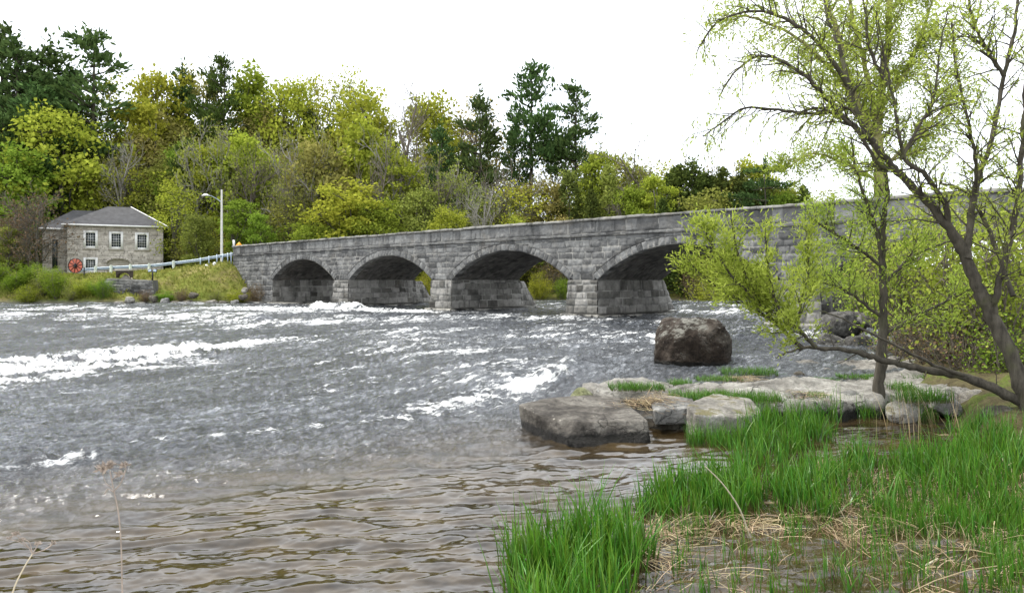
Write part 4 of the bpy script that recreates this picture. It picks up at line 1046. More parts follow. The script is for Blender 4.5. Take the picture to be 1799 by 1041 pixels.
# water-worn shelf with the drop
PL = np.array([at(1000, 690, 18.0), at(1010, 672, 19.5), at(1060, 655, 21.5), at(1300, 640, 24), at(1560, 640, 24), at(1720, 655, 21), at(1740, 690, 17.2), at(1640, 700, 16.6), at(1440, 718, 15.6), at(1330, 720, 15.8), at(1240, 712, 16.4), at(1130, 700, 17.2), at(1050, 705, 17.4)])[:, :2]
cc = PL.mean(0); h0 = (PL.max(0) - PL.min(0)) / 2
XX, YY = np.meshgrid(np.linspace(PL[:, 0].min() - 1, 16, 230), np.linspace(14.4, 27, 210))
def inside(P, X, Y):
    r = np.zeros(X.shape, bool); n = len(P)
    for i in range(n):
        x0, y0 = P[i]; x1, y1 = P[(i + 1) % n]
        cnd = ((y0 > Y) != (y1 > Y)) & (X < (x1 - x0) * (Y - y0) / (y1 - y0 + 1e-12) + x0); r ^= cnd
    return r
def dist_edge(P, X, Y):
    b = np.full(X.shape, 1e9); n = len(P)
    for i in range(n):
        a = P[i]; e = P[(i + 1) % n] - a; t_ = np.clip(((X - a[0]) * e[0] + (Y - a[1]) * e[1]) / (e @ e), 0, 1); b = np.minimum(b, np.hypot(X - a[0] - t_ * e[0], Y - a[1] - t_ * e[1]))
    return b
sdv = np.where(inside(PL, XX, YY), 1, -1) * dist_edge(PL, XX, YY) + 0.18 * fbm(XX * 1.3, YY * 1.3, 71, 4)
fold = 0.47 + 0.07 * fbm(XX * .5, YY * .9, 72, 3)
stepn = np.floor((fbm(XX * .5, YY * 1.0, 73, 3) + 1) * 5) / 5 * 0.17
crk = np.minimum(np.abs(pn(XX * .5, YY * 1.2, 74)), np.abs(pn(XX * 1.1, YY * .5, 75)))
ZZ = fold + stepn - 0.21 + 0.022 * (YY - 19) * -1 + 0.02 * fbm(XX * 4, YY * 4, 76, 4) - 0.05 * (1 - sst(0.0, 0.05, crk))
ZZ = np.where(XX < 3.0, ZZ - 0.10 * sst(3.0, 1.2, XX), ZZ)
shallow = sst(0.0, 0.8, (YY - 18.9)) * (1 - sst(7.6, 9.0, XX))        # upstream half under a thin sheet of water
ZZ = ZZ - 0.20 * shallow
ZZ = -0.6 + (ZZ + 0.6) * sst(-0.02, 0.35, sdv)
ZZ += 0.25 * sst(-.2, .5, sdv) * sst(8.5, 12, XX) * sst(18, 22, YY)
o = grid_obj('rock_shelf', XX, YY, ZZ, M['ledge'], keep=sdv > -0.3, smooth=True)
tag(o, kind='structure')
# pale algae lip at the drop
rock('algae_rock', m_rock('algae_rock_mat', (.12, .13, .06), (.28, .29, .15), (.46, .46, .33), 1.2), tuple(at(1020, 684, 17.6) * [1, 1, 0] + [0, 0, .12]), (.33, .4, .35), 21, nrand=8, label='small yellow-green slimy rock at the lip of the little fall', amp=.05)

# right hand rocks on the shelf and near the bank
rk = [(1500, 706, 16.8, .62, .3, .26, 'grey', 'grey rock at the foot of the slim tree, left side'),
      (1590, 722, 16.0, .55, .35, .34, 'pale', 'rounded pale rock just right of the slim tree trunk'),
      (1660, 716, 16.4, .5, .3, .25, 'grey', 'blocky grey rock in the bank between slim and leaning trees'),
      (1715, 702, 17.0, .45, .35, .26, 'pale', 'pale stone half hidden under the leaning trunk'),
      (1440, 700, 17.4, .7, .4, .18, 'ledge', 'low flat pale stone on the shelf left of the slim tree'),
      (1405, 662, 20.4, .3, .2, .16, 'brown', 'small brown stone in shallow water below the low branch'),
      (1620, 690, 18.2, .5, .4, .22, 'ledge', 'flat pale stone on the ledge beneath the low bough'),
      (1560, 668, 20.2, .8, .5, .2, 'ledge', 'broad pale stone behind the slim tree'),
      (1755, 735, 15.0, .5, .4, .3, 'brown', 'dark brown stone at the foot of the leaning tree')]
for k, (x, y, d, a, b2_, c2, mt, lb) in enumerate(rk):
    p = at(x, y, d); rock('bank_rock', mt, tuple(p), (a, b2_, c2), 130 + k, nrand=12, label=lb, amp=.05, rz=k * .7, group='rocks on the shelf by the trees')
# broken masonry by the fifth arch
for k, (x, y, d, a, b2_, c2, lb) in enumerate([(1462, 614, 29, .62, .5, .85, 'tall dark stone block of the rubble pile under the bridge, leftmost'),
        (1508, 616, 28.6, .62, .5, .75, 'grey stone block next to the leftmost rubble block'),
        (1484, 568, 31, 1.05, .6, .62, 'upper dark block lying on the rubble pile'),
        (1552, 560, 30, 1.1, .7, .40, 'broad dark slab bridging the hollow of the rubble pile'),
        (1640, 590, 28, 1.0, .7, .85, 'dark rubble block right of the hollow'),
        (1600, 540, 31, .9, .6, .45, 'flat brown stone on top of the rubble pile'),
        (1715, 580, 27, 1.0, .8, .9, 'rightmost dark rubble block beneath the leaning trunk'),
        (1565, 634, 27, .9, .6, .35, 'low stone at the foot of the rubble pile')]):
    p = at(x, y, d); rock('rubble_block', 'wallrock', tuple(p), (a, b2_, c2), 160 + k, planes=[((0, 0, 1), c2 * .8), ((0, -1, 0), b2_ * .75), ((-1, -.2, 0), a * .8), ((1, -.2, 0), a * .85)], nrand=4, label=lb, amp=.05, group='rubble under the bridge', soft=20)

# far bank stones
fs = [(210, 533, 79.2, .9, .45, 'pale'), (228, 526, 79.8, 1.0, .55, 'pale'), (246, 534, 79, .8, .35, 'grey'), (270, 524, 79.6, .9, .6, 'brown'), (290, 528, 79.2, .95, .5, 'grey'), (309, 532, 78.9, .9, .35, 'brown'),
      (330, 531, 78.9, 1.1, .42, 'brown'), (352, 533, 78.7, .8, .35, 'grey'), (372, 531, 78.6, .9, .45, 'pale'), (392, 532, 78.5, .85, .42, 'brown'), (412, 531, 78.4, .8, .45, 'grey'), (430, 509, 80.2, .6, .5, 'pale'),
      (428, 521, 79.4, .9, .5, 'brown'), (340, 518, 80.2, .8, .5, 'brown'), (110, 538, 78.8, 2.4, .16, 'pale'), (168, 538, 78.7, 2.2, .14, 'pale'), (40, 538, 79, 2.2, .15, 'brown')]
nmk = ['first', 'second', 'third', 'fourth', 'fifth', 'sixth', 'seventh', 'eighth', 'ninth', 'tenth', 'eleventh']
tone_n = {'pale': 'pale', 'grey': 'grey', 'brown': 'dark brown'}
for k, (x, y, d, w, h, mt) in enumerate(fs):
    p = at(x, y, d)
    if k < 11: lb = '%s waterline stone, %s from the left in the row under the grassy bank' % (tone_n[mt], nmk[k])
    else: lb = ['pale stone standing in the grass beside the bridge abutment', 'dark brown stone at the water beside the abutment', 'dark brown stone set in the grass above the waterline row', 'long flat pale rock ledge at the water below the left shrubs', 'flat pale ledge just left of the waterline stones', 'long flat dark ledge at the far left waterline'][k - 11]
    rock('shore_stone', mt, tuple(p), (w * .68, w * .5, h * .8), 300 + k, nrand=9, label=lb, cat='stone', group='stones along the far waterline' if k < 11 else None, sub=4, amp=.06, rz=.3 * math.sin(k), planes=[((.2 * math.sin(k * 3), -.1, 1), h * .5)])
# ruined wall
G = Geo(); rg = np.random.default_rng(77)
a = at(176, 499, 82.4); b = at(272, 509, 81.3); a2 = at(186, 489, 82.6); b2_ = at(268, 492, 81.5); a[2] -= .9; b[2] -= 1.2; b2_[2] -= .0
qpatch(G, a, b, a2, b2_, rg, seed=600, blk=(.5, 1.4), courses=(.25, .45), relief=.08, rough=.08)
G.add([a2, b2_, b2_ + [0, 1.2, -.02], a2 + [0, 1.2, .02]], [[0, 1, 2, 3]], tone=.8); G.add([b, b + [0, 1.2, 0], b2_ + [0, 1.2, 0], b2_], [[0, 1, 2, 3]], tone=.3)
tag(G.build('ruined_wall', M['coping']), 'low ruined stone retaining wall on the grassy far bank', 'wall')

# ================================================================== FOREST ON THE FAR BANK
LM = [(60, 'far left edge'), (125, 'left of the stone house'), (215, 'over the stone house'), (300, "over the house's right corner"), (400, 'behind the street lamp'),
      (480, 'over the left end of the bridge'), (590, 'over the first arch'), (760, 'over the second arch'), (1000, 'over the third arch'), (1300, 'over the fourth arch'), (9999, 'right of the fourth arch')]
def where(x):
    for a, b in LM:
        if x < a: return b
HUE = {'l_yellow': 'yellow-green', 'l_green': 'bright green', 'l_olive': 'olive', 'l_orange': 'orange-tinged', 'l_pine': 'dark green', 'l_cedar': 'dull green', 'l_shrub': 'fresh green', 'l_rust': 'rusty'}
KN = {'broad': ('broadleaf_tree', 'leafy tree'), 'sparse': ('budding_tree', 'thinly leafed tree'), 'bare': ('bare_tree', 'bare grey tree'), 'pine': ('pine_tree', 'white pine'),
      'flatpine': ('pine_tree', 'flat-topped pine'), 'cedar': ('cedar_tree', 'pointed cedar'), 'shrub': ('shrub', 'shrub')}
usedlab = {}
def forest(x, ytop, d, kind, idx, ws=1.0, leaf=None, bark=None, label=None, row='', rz=None, lean=0.0, sink=0.0):
    X_ = (x - CX) / F * d; zg = float(far_height(np.array(X_), np.array(float(d)))) - 0.1 - sink
    ztop = at(x, ytop, d)[2]; h = max(1.5, ztop - zg)
    nm, kn = KN[kind]; lf = leaf or PROTO[kind][0]['leaf']
    if label is None:
        label = ('%s %s %s, %s' % ((HUE[lf], kn) if kind not in ('bare',) else ('twiggy', kn), ) if False else '%s %s %s' % ((HUE[lf] + ' ' + kn) if kind != 'bare' else kn, row, where(x))).replace('  ', ' ')
    g = label.replace(' ', ' ')
    usedlab.setdefault(label, 0); usedlab[label] += 1
    return plant(kind, idx, (X_, d, zg), h, ws, nm, label, kn.split()[-1], leaf, bark, group='%ss on the wooded far bank' % kn, rz=(x * 1.37) % 6.28 if rz is None else rz, lean=lean)

# skyline
SKY = [
 (-60, 60, 118, 'pine', 0, 1.2, None, 'dark pine cut by the left edge of the photo'),
 (2, 54, 120, 'pine', 2, 1.0, None, 'dark pine on the skyline, leftmost of the tall group'),
 (30, 72, 116, 'pine', 0, 1.15, None, 'broad dark pine, second of the tall group at left'),
 (86, 80, 121, 'pine', 1, 1.2, None, 'dark pine with a bushy blunt top, left of the tallest one'),
 (159, 58, 118, 'pine', 2, 1.15, None, 'tallest white pine on the skyline above the stone house'),
 (118, 150, 124, 'pine', 0, 1.1, None, 'lower dark pine filling the gap between the tall left pines'),
 (60, 150, 112, 'pine', 2, 1.1, None, 'dark pine with low heavy boughs at the left of the wood'),
 (10, 200, 108, 'pine', 0, 1.3, None, 'lower dark pine near the left edge, under the tall ones'),
 (206, 140, 126, 'sparse', 1, 1.0, 'l_yellow', 'thin yellow-green tree right beside the tallest left pine'),
 (248, 170, 122, 'broad', 2, 0.9, 'l_yellow', 'yellow-green tree in the dip right of the tall pines'),
 (284, 115, 132, 'broad', 0, 0.85, 'l_yellow', 'yellow-green rounded skyline tree left of the small dark pine top'),
 (322, 120, 134, 'pine', 1, 0.8, None, 'small dark pine top between two yellow-green crowns'),
 (352, 116, 136, 'sparse', 0, 0.9, 'l_orange', 'orange-tinged skyline tree left of the twin-topped pine'),
 (392, 104, 130, 'pine', 3, 0.75, 'l_cedar', 'twin-topped dark green conifer in the middle of the left skyline'),
 (374, 112, 133, 'cedar', 1, 0.6, 'l_cedar', 'narrow conifer leaning on the twin-topped one'),
 (443, 112, 134, 'broad', 4, 0.9, 'l_yellow', 'bright yellow-green domed crown on the skyline'),
 (480, 122, 138, 'bare', 2, 1.0, 'l_yellow', 'twiggy skyline tree between two domed crowns'),
 (510, 140, 132, 'broad', 5, 0.8, 'l_yellow', 'yellow-green crown just left of the skyline notch'),
 (566, 132, 138, 'sparse', 2, 0.9, 'l_yellow', 'airy pale skyline tree just right of the notch'),
 (614, 130, 140, 'sparse', 3, 0.85, 'l_yellow', 'airy tall skyline tree with fine upright twigs'),
 (640, 160, 130, 'broad', 3, 0.9, 'l_yellow', 'full yellow-green crown left of the dead tree'),
 (672, 150, 136, 'bare', 1, 0.8, 'l_orange', 'brownish budding tree left of the dead tree'),
 (728, 132, 118, 'bare', 0, 0.75, None, 'tall dead bare tree rising above the yellow crowns'),
 (756, 165, 128, 'broad', 1, 0.85, 'l_yellow', 'golden crown behind and right of the dead tree'),
 (795, 178, 134, 'bare', 1, 0.9, 'l_orange', 'fine twiggy tree between golden crown and round-topped pine'),
 (843, 167, 116, 'pine', 1, 0.85, None, 'round-topped dark pine left of the great bare tree'),
 (868, 145, 128, 'bare', 3, 1.15, 'l_orange', 'great bare spreading tree between two dark pines'),
 (934, 120, 118, 'pine', 3, 0.95, None, 'tallest pine of the right-hand group, ragged boughs'),
 (905, 215, 120, 'pine', 1, 0.7, None, 'short pine tucked under the tallest right-hand pine'),
 (1010, 152, 116, 'pine', 3, 0.9, None, 'wind-bent ragged pine, rightmost of the tall ones'),
 (985, 190, 126, 'bare', 2, 0.8, 'l_orange', 'small bare tree between the two ragged pines'),
 (775, 225, 114, 'pine', 1, 0.8, None, 'low blue-green pine in front of the fine twiggy trees'),
 (1052, 255, 108, 'broad', 2, 0.75, 'l_yellow', 'pointed yellow-green tree right of the wind-bent pine'),
 (1086, 275, 112, 'sparse', 1, 0.9, 'l_orange', 'tawny budding tree right of the pointed yellow-green one'),
 (1130, 236, 104, 'bare', 1, 1.2, 'l_olive', 'wide pale bare tree with fanned branches above the fourth arch'),
 (1165, 268, 106, 'bare', 2, 0.8, 'l_olive', 'slender bare tree beside the fanned one'),
 (1193, 286, 98, 'cedar', 0, 1.5, None, 'narrow pointed cedar, first of the row above the parapet'),
 (1216, 276, 99, 'cedar', 1, 1.3, None, 'pointed cedar, tallest of the row above the parapet'),
 (1240, 298, 97, 'cedar', 2, 1.6, None, 'short cedar in the row, right of the tallest'),
 (1262, 262, 106, 'bare', 1, 0.9, None, 'bare tree rising out of the cedar row'),
 (1268, 290, 96, 'cedar', 0, 1.4, None, 'cedar in front of the bare tree, above the parapet'),
 (1300, 300, 95, 'cedar', 1, 1.4, None, 'cedar just left of the flat-topped pine'),
 (1322, 274, 108, 'broad', 4, 0.9, 'l_yellow', 'pale yellow crown behind the flat-topped pine'),
 (1345, 283, 92, 'flatpine', 0, 1.0, None, 'flat-topped pine with long level boughs above the parapet'),
 (1345, 330, 94, 'cedar', 1, 1.1, None, 'dark cedar underneath the flat-topped pine'),
 (1378, 335, 93, 'broad', 5, 0.8, 'l_green', 'small green tree right of the flat-topped pine'),
 (1411, 320, 92, 'cedar', 2, 1.1, 'l_cedar', 'last small cedar, rightmost above the parapet'),
 (1030, 290, 110, 'broad', 1, 1.0, 'l_olive', 'olive crown right behind the wind-bent pine'),
 (1105, 285, 108, 'broad', 3, 1.0, 'l_olive', 'olive crown behind the fanned bare tree, left'),
 (1155, 290, 107, 'sparse', 2, 1.2, 'l_yellow', 'thin yellow crown behind the fanned bare tree, right'),
 (1180, 300, 102, 'cedar', 1, 1.5, None, 'broad dark cedar at the left end of the cedar row'),
 (1228, 300, 103, 'cedar', 1, 1.6, None, 'broad cedar filling the middle of the cedar row'),
 (1255, 308, 101, 'cedar', 0, 1.7, 'l_cedar', 'broad cedar behind the bare tree of the cedar row'),
 (1285, 305, 101, 'broad', 2, 1.3, 'l_olive', 'olive crown at the right end of the cedar row'),
 (1318, 312, 99, 'cedar', 1, 1.5, None, 'broad cedar behind the flat-topped pine'),
 (1372, 318, 97, 'broad', 4, 1.2, 'l_olive', 'olive crown behind the small green tree at right'),
 (1400, 335, 96, 'broad', 1, 1.3, 'l_yellow', 'low yellow crown beside the last small cedar'),
 (1440, 335, 96, 'sparse', 1, 1.3, 'l_yellow', 'thin yellow crown right of the last small cedar'),
]
for x, y, d, k, i, ws, lf, lb in SKY: forest(x, y, d, k, i, ws, lf, None, lb)
# middle rows, seen as separate crowns
rg = np.random.default_rng(1234)
sx = np.array([-60, 0, 60, 120, 200, 260, 400, 520, 560, 700, 760, 900, 1000, 1060, 1130, 1200])
sy = np.array([150, 150, 180, 190, 210, 190, 170, 180, 190, 200, 240, 310, 320, 320, 320, 330])
MIX = ['broad', 'broad', 'broad', 'sparse', 'sparse', 'sparse', 'cedar', 'pine', 'broad', 'sparse']
for row, (d0, dy, n, rn) in enumerate(((131, 25, 36, 'high in the wood'), (122, 62, 38, 'in the middle of the wood'), (113, 105, 40, 'low in the wood'))):
    for k in range(n):
        x = -70 + 1260 * (k + rg.uniform(0.1, 0.9)) / n; y = np.interp(x, sx, sy) + dy * rg.uniform(0.75, 1.25) + rg.uniform(-18, 18)
        if x > 700 and row == 0: y += 60
        if x > 930: y = max(y, 305 + row * 16 + rg.uniform(0, 20))
        kd = MIX[rg.integers(0, len(MIX))]
        if x < 130 and row < 2 and rg.random() < .6: kd = 'pine'
        if x > 1060 and rg.random() < .5: kd = 'cedar'
        lf = {'broad': ['l_yellow', 'l_yellow', 'l_green', 'l_olive', 'l_orange'][rg.integers(0, 5)], 'sparse': ['l_olive', 'l_orange', 'l_yellow'][rg.integers(0, 3)], 'bare': 'l_orange', 'pine': 'l_pine', 'cedar': 'l_cedar'}[kd]
        forest(x, min(y, 400), d0 + rg.uniform(-4, 4), kd, int(rg.integers(0, 6)), rg.uniform(.85, 1.2) * (0.8 if kd in ('pine',) else 1.0), lf, 'bark_grey' if kd == 'broad' else None, row=rn)
# front of the wood
FR = [
 (100, 188, 111, 'broad', 5, 1.15, 'l_yellow', 'great rounded yellow-green tree left of the house'),
 (20, 262, 103, 'broad', 3, 1.2, 'l_green', 'full green tree at the left edge under the dark pines'),
 (172, 296, 112, 'broad', 0, 1.0, 'l_yellow', 'lower yellow-green tree just over the house roof'),
 (56, 322, 94, 'bare', 1, 1.3, 'l_rust', 'rusty bare tree in front of the left wing of the house'),
 (12, 350, 95, 'bare', 2, 1.2, 'l_rust', 'rusty bare tree near the left edge'),
 (206, 225, 112, 'bare', 0, .7, None, 'whitish leaning bare trunk above the house roof'),
 (310, 322, 103, 'sparse', 0, 1.25, 'l_yellow', 'tawny-green small tree right of the house roof'),
 (330, 250, 110, 'pine', 0, 0.9, 'l_cedar', 'conifer with golden-edged boughs behind the small tawny tree'),
 (420, 345, 97, 'broad', 2, 1.3, 'l_green', 'bright green tree with pointed leaves just right of the lamp'),
 (455, 370, 95, 'broad', 4, 1.2, 'l_green', 'small bright green tree over the left end of the bridge'),
 (350, 375, 97, 'broad', 1, 1.2, 'l_olive', 'low olive tree left of the street lamp'),
 (305, 395, 106, 'broad', 5, 1.2, 'l_olive', 'dark leafy bush-like tree behind the house'),
 (510, 345, 100, 'sparse', 2, 1.1, 'l_olive', 'thin olive tree in the shade over the first arch'),
 (560, 240, 106, 'broad', 0, 1.0, 'l_orange', 'orange-tinged tree standing before the middle wood'),
 (612, 322, 98, 'broad', 3, 1.5, 'l_yellow', 'wide fresh yellow-green tree over the second arch'),
 (668, 350, 97, 'broad', 1, 1.1, 'l_green', 'green tree to the right of the wide fresh one'),
 (640, 205, 108, 'broad', 4, .9, 'l_yellow', 'tall yellow-green tree behind the wide fresh one'),
 (700, 262, 106, 'broad', 2, 1.0, 'l_yellow', 'yellow-green tree below the dead tree'),
 (735, 330, 101, 'broad', 5, 1.0, 'l_olive', 'dark olive tree over the second arch, right half'),
 (790, 365, 95, 'broad', 1, 1.1, 'l_yellow', 'small bright yellow bush-like tree above the parapet'),
 (830, 300, 97, 'bare', 0, .8, None, 'pale trunked bare tree leaning behind the parapet'),
 (860, 330, 101, 'sparse', 1, 1.2, 'l_olive', 'olive twiggy tree over the third arch, left'),
 (910, 318, 100, 'sparse', 3, 1.2, 'l_yellow', 'yellow-green twiggy tree over the third arch, middle'),
 (955, 312, 101, 'broad', 0, 1.1, 'l_orange', 'tawny tree below the tallest right-hand pine'),
 (1000, 300, 99, 'cedar', 1, 1.2, None, 'broad dull green cedar left of the tall cedar pair'),
 (1070, 285, 98, 'cedar', 1, 1.15, 'l_olive', 'tall olive cedar above the third pier'),
 (1040, 330, 96, 'cedar', 0, 1.3, None, 'small dark cedar in front of the tall olive cedar'),
 (1110, 320, 96, 'broad', 4, 1.0, 'l_green', 'green tree at the foot of the fanned bare tree'),
 (1150, 300, 96, 'broad', 2, .9, 'l_yellow', 'bright yellow-green tree left of the cedar row'),
 (905, 375, 95, 'sparse', 0, 1.1, 'l_yellow', 'low yellow tree top showing over the parapet, middle'),
 (985, 380, 94, 'sparse', 2, 1.0, 'l_orange', 'low tawny tree top showing over the parapet'),
 (1165, 345, 92, 'cedar', 0, 1.3, None, 'low dark cedar close behind the parapet'),
 (545, 390, 96, 'broad', 3, 1.2, 'l_green', 'low green tree over the right side of the first arch'),
 (1245, 335, 92, 'broad', 1, 1.2, 'l_olive', 'low olive tree behind the cedar row'),
 (15, 395, 92, 'broad', 4, 1.2, 'l_olive', 'low olive tree at the left edge above the shrubs'),
]
for x, y, d, k, i, ws, lf, lb in FR:
    bk = {'whitish leaning bare trunk above the house roof': 'bark_pale', 'pale trunked bare tree leaning behind the parapet': 'bark_pale'}.get(lb)
    forest(x, y, d, k, i, ws, lf, bk, lb, lean=0.10 if bk else 0.0)
PT = [(222, 262, 113, 'tall pale bare trunk rising just over the house'), (498, 235, 104, 'pale bare stems above the first arch, left'), (520, 275, 102, 'pale bare stems above the first arch, right'), (330, 190, 108, 'grey bare pole of a tree left of the lamp'),
      (660, 250, 103, 'slim grey bare tree over the second arch'), (690, 215, 105, 'slim tall grey bare tree left under the dead tree'), (770, 240, 103, 'thin pale bare tree over the second pier'), (808, 262, 101, 'thin pale bare tree right of the small yellow tree'), (880, 268, 101, 'thin pale bare tree over the third arch, left'),
      (930, 285, 100, 'thin pale bare tree over the third arch, middle'), (440, 215, 106, 'slender grey bare tree over the left end of the bridge'), (585, 205, 106, 'slender grey bare tree behind the tawny tree'), (1095, 300, 97, 'slender bare tree above the third pier')]
for k, (x, y, d, lb) in enumerate(PT): forest(x, y, d, 'bare', k, .75, 'l_olive', 'bark_pale' if k % 2 else None, lb)
# dark undergrowth that closes the wood near the ground
SB = [(d, x) for d in (101.5, 107) for x in np.arange(-70, 1230, 42 if d < 104 else 55)]
for k, (d, x) in enumerate(SB):
    if 55 < x < 320: continue
    x = x + rg.uniform(-12, 12); forest(x, 402 + rg.uniform(-22, 18) - (8 if d > 104 else 0), d, 'shrub', k, rg.uniform(1.1, 1.6) * 1.2, ['l_olive', 'l_shrub', 'l_olive', 'l_yellow'][k % 4], row='at the foot of the wood')
# shrubs seen through the arches and on the left bank
SH = [(892, 470, 91, 1.0, 'l_olive', 'dull olive shrub seen through the third arch, left'), (947, 472, 90, .95, 'l_yellow', 'round yellow shrub seen through the third arch'), (985, 485, 90, 1.2, 'l_shrub', 'green shrub seen through the third arch, right'),
      (970, 450, 93, 1.3, 'l_rust', 'rusty twiggy bush behind the yellow shrub under the third arch'), (745, 480, 91, 1.2, 'l_yellow', 'yellow shrub seen through the second arch'), (1215, 470, 90, 1.3, 'l_rust', 'brownish bush seen through the fourth arch, left'),
      (1260, 465, 89, 1.3, 'l_shrub', 'green bush seen through the fourth arch'), (1310, 468, 88, 1.3, 'l_olive', 'olive bush seen through the fourth arch, right'), (1345, 478, 87, 1.2, 'l_rust', 'brown bush beside the fourth pier'),
      (25, 462, 82.5, 1.5, 'l_shrub', 'bushy green shrub at the left edge of the far bank'), (-25, 455, 83, 1.5, 'l_shrub', 'green shrub cut by the left edge'), (75, 470, 82, 1.2, 'l_olive', 'darker shrub second from the left edge'), (100, 472, 81.6, 1.1, 'l_shrub', 'upright green shrub in front of the house wing'),
      (150, 486, 81.4, 1.6, 'l_yellow', 'low yellow-green shrub below the red wheel'), (182, 488, 81, 1.5, 'l_shrub', 'low green shrub at the end of the ruined wall'), (125, 500, 80.8, 1.7, 'l_olive', 'low olive shrub near the waterline at left'), (50, 500, 80.6, 1.7, 'l_yellow', 'low yellow-green shrub near the waterline at far left'),
      (290, 512, 80.6, 1.9, 'l_shrub', 'small green bush among the waterline stones'), (320, 510, 80.6, 2.0, 'l_rust', 'brown twiggy bush among the waterline stones'), (380, 511, 80.4, 2.0, 'l_olive', 'small olive bush above the waterline stones'), (448, 496, 80.8, 1.4, 'l_rust', 'dark brown bush against the bridge abutment'), (415, 505, 80.6, 1.8, 'l_yellow', 'yellow grassy bush near the abutment'),
      (255, 512, 80.5, 1.6, 'l_rust', 'purplish brown bush under the ruined wall'), (1245, 480, 86, 1.6, 'l_yellow', 'yellow bush at the water behind the fourth arch')]
for k, (x, y, d, ws, lf, lb) in enumerate(SH): forest(x, y, d, 'shrub', k if 'bushy' not in lb and 'rust' not in lf else 3 if lf == 'l_rust' else 1, ws, lf, None, lb)
for x, y, d, ws, lb in ((0, 452, 84.5, 1.5, 'tall bright shrub at the left edge behind the front shrubs'), (48, 458, 84, 1.5, 'broad bright green shrub at left, below the rusty tree'), (92, 466, 83, 1.3, 'bright green shrub left of the red wheel'), (165, 492, 81.6, 1.6, 'bright green shrub left of the ruined wall')): forest(x, y, d, 'shrub', 1, ws, 'l_green', None, lb)
# bare trunk pair in front of the house wing
forest(70, 330, 92, 'bare', 1, 1.1, 'l_rust', 'bark_grey', 'twiggy grey tree growing against the left corner of the house')

# grass on the far bank
G = Geo(); n = 16000; X_ = rg.uniform(-68, -26, n); Y_ = rg.uniform(79.4, 92, n); Zg = far_height(X_, Y_); ok = Zg > 0.9
P = np.stack([X_, Y_, Zg - .05], 1)[ok]; cards(G, P, 0.34, rg, aspect=.35, up=1.6)
tag(G.build('bank_grass', m_leaf('bank_grass_leaf', (0.15, 0.17, 0.03), (0.33, 0.31, 0.09), .3, .4)), 'short yellow-green grass covering the far bank', 'grass', kind='stuff')

# ================================================================== NEAR TREES
def pline(pts, dd=None):
    return np.array([at(*p) for p in pts])
def smooth_line(P, R_, n=6):
    P = np.asarray(P, float); t = np.arange(len(P)); tt = np.linspace(0, len(P) - 1, (len(P) - 1) * n + 1); out = np.zeros((len(tt), 3))
    for i, x in enumerate(tt):
        k = min(int(x), len(P) - 2); f = x - k; p0 = P[max(k - 1, 0)]; p1 = P[k]; p2 = P[k + 1]; p3 = P[min(k + 2, len(P) - 1)]
        out[i] = 0.5 * ((2 * p1) + (-p0 + p2) * f + (2 * p0 - 5 * p1 + 4 * p2 - p3) * f * f + (-p0 + 3 * p1 - 3 * p2 + p3) * f ** 3)
    return out, np.interp(tt, t, R_)
def near_limb(T, pts, widths, n=8, wob=.012, seed=0):
    P, r = smooth_line(pline(pts), [w / 2 / F * p[2] for w, p in zip(widths, pts)])
    rr = np.random.default_rng(seed); P[1:-1] += rr.normal(size=(len(P) - 2, 3)) * wob; r = r * (1 + .07 * rr.normal(size=len(r)))
    T.tube(P, r, n, False); return P, r
def sprays(T, C, P, r, rng, count, L, leaves, size, droop=0.0, f0=0.15, out=None, lev=0, spread=.06, tw=0.0085, asp=.26, up=.25):
    """side branches with twigs and narrow leaves all along a limb"""
    n = len(P)
    for i in range(count):
        f = f0 + (1 - f0) * (i + rng.random()) / count; k = min(n - 2, int(f * (n - 1))); p = P[k]
        t_ = P[k + 1] - P[max(k - 1, 0)]; t_ /= np.linalg.norm(t_) + 1e-9
        o = rng.normal(size=3); o -= t_ * (o @ t_); o /= np.linalg.norm(o); o[2] += up
        if out is not None: o += np.asarray(out) * .7
        d_ = t_ * rng.uniform(.3, .9) + o * .8; d_ /= np.linalg.norm(d_)
        l = L * rng.uniform(.5, 1.25) * (1.15 - .5 * f); m = 7; q = [p.copy()]; dd = d_.copy()
        for j in range(m):
            dd = dd + rng.normal(size=3) * .12; dd[2] += .04 - droop * (j / m) * .5; dd /= np.linalg.norm(dd); q.append(q[-1] + dd * l / m)
        q = np.array(q); r0 = min(r[k] * .5, tw * (1 + 1.3 * l)); T.tube(q, np.linspace(r0, r0 * .25, m + 1), 4, False)
        if lev > 0: sprays(T, C, q, np.linspace(r0, r0 * .3, m + 1), rng, max(3, int(l * 6.0)), l * .42, leaves, size, droop, .15, out, lev - 1, spread, tw * .5, asp, up)
        nl = int(leaves * l * (1 if lev == 0 else .5) * rng.uniform(.5, 1.5))
        if nl > 0:
            g = rng.uniform(.2, 1.0, nl) * m; i0 = np.minimum(g.astype(int), m - 1); pp = q[i0] + (q[i0 + 1] - q[i0]) * (g - i0)[:, None] + rng.normal(size=(nl, 3)) * spread * .5
            cards(C, pp, size, rng, aspect=asp, droop=droop * .8, up=.15, dirs=(q[i0 + 1] - q[i0]) / (l / m) * .8)

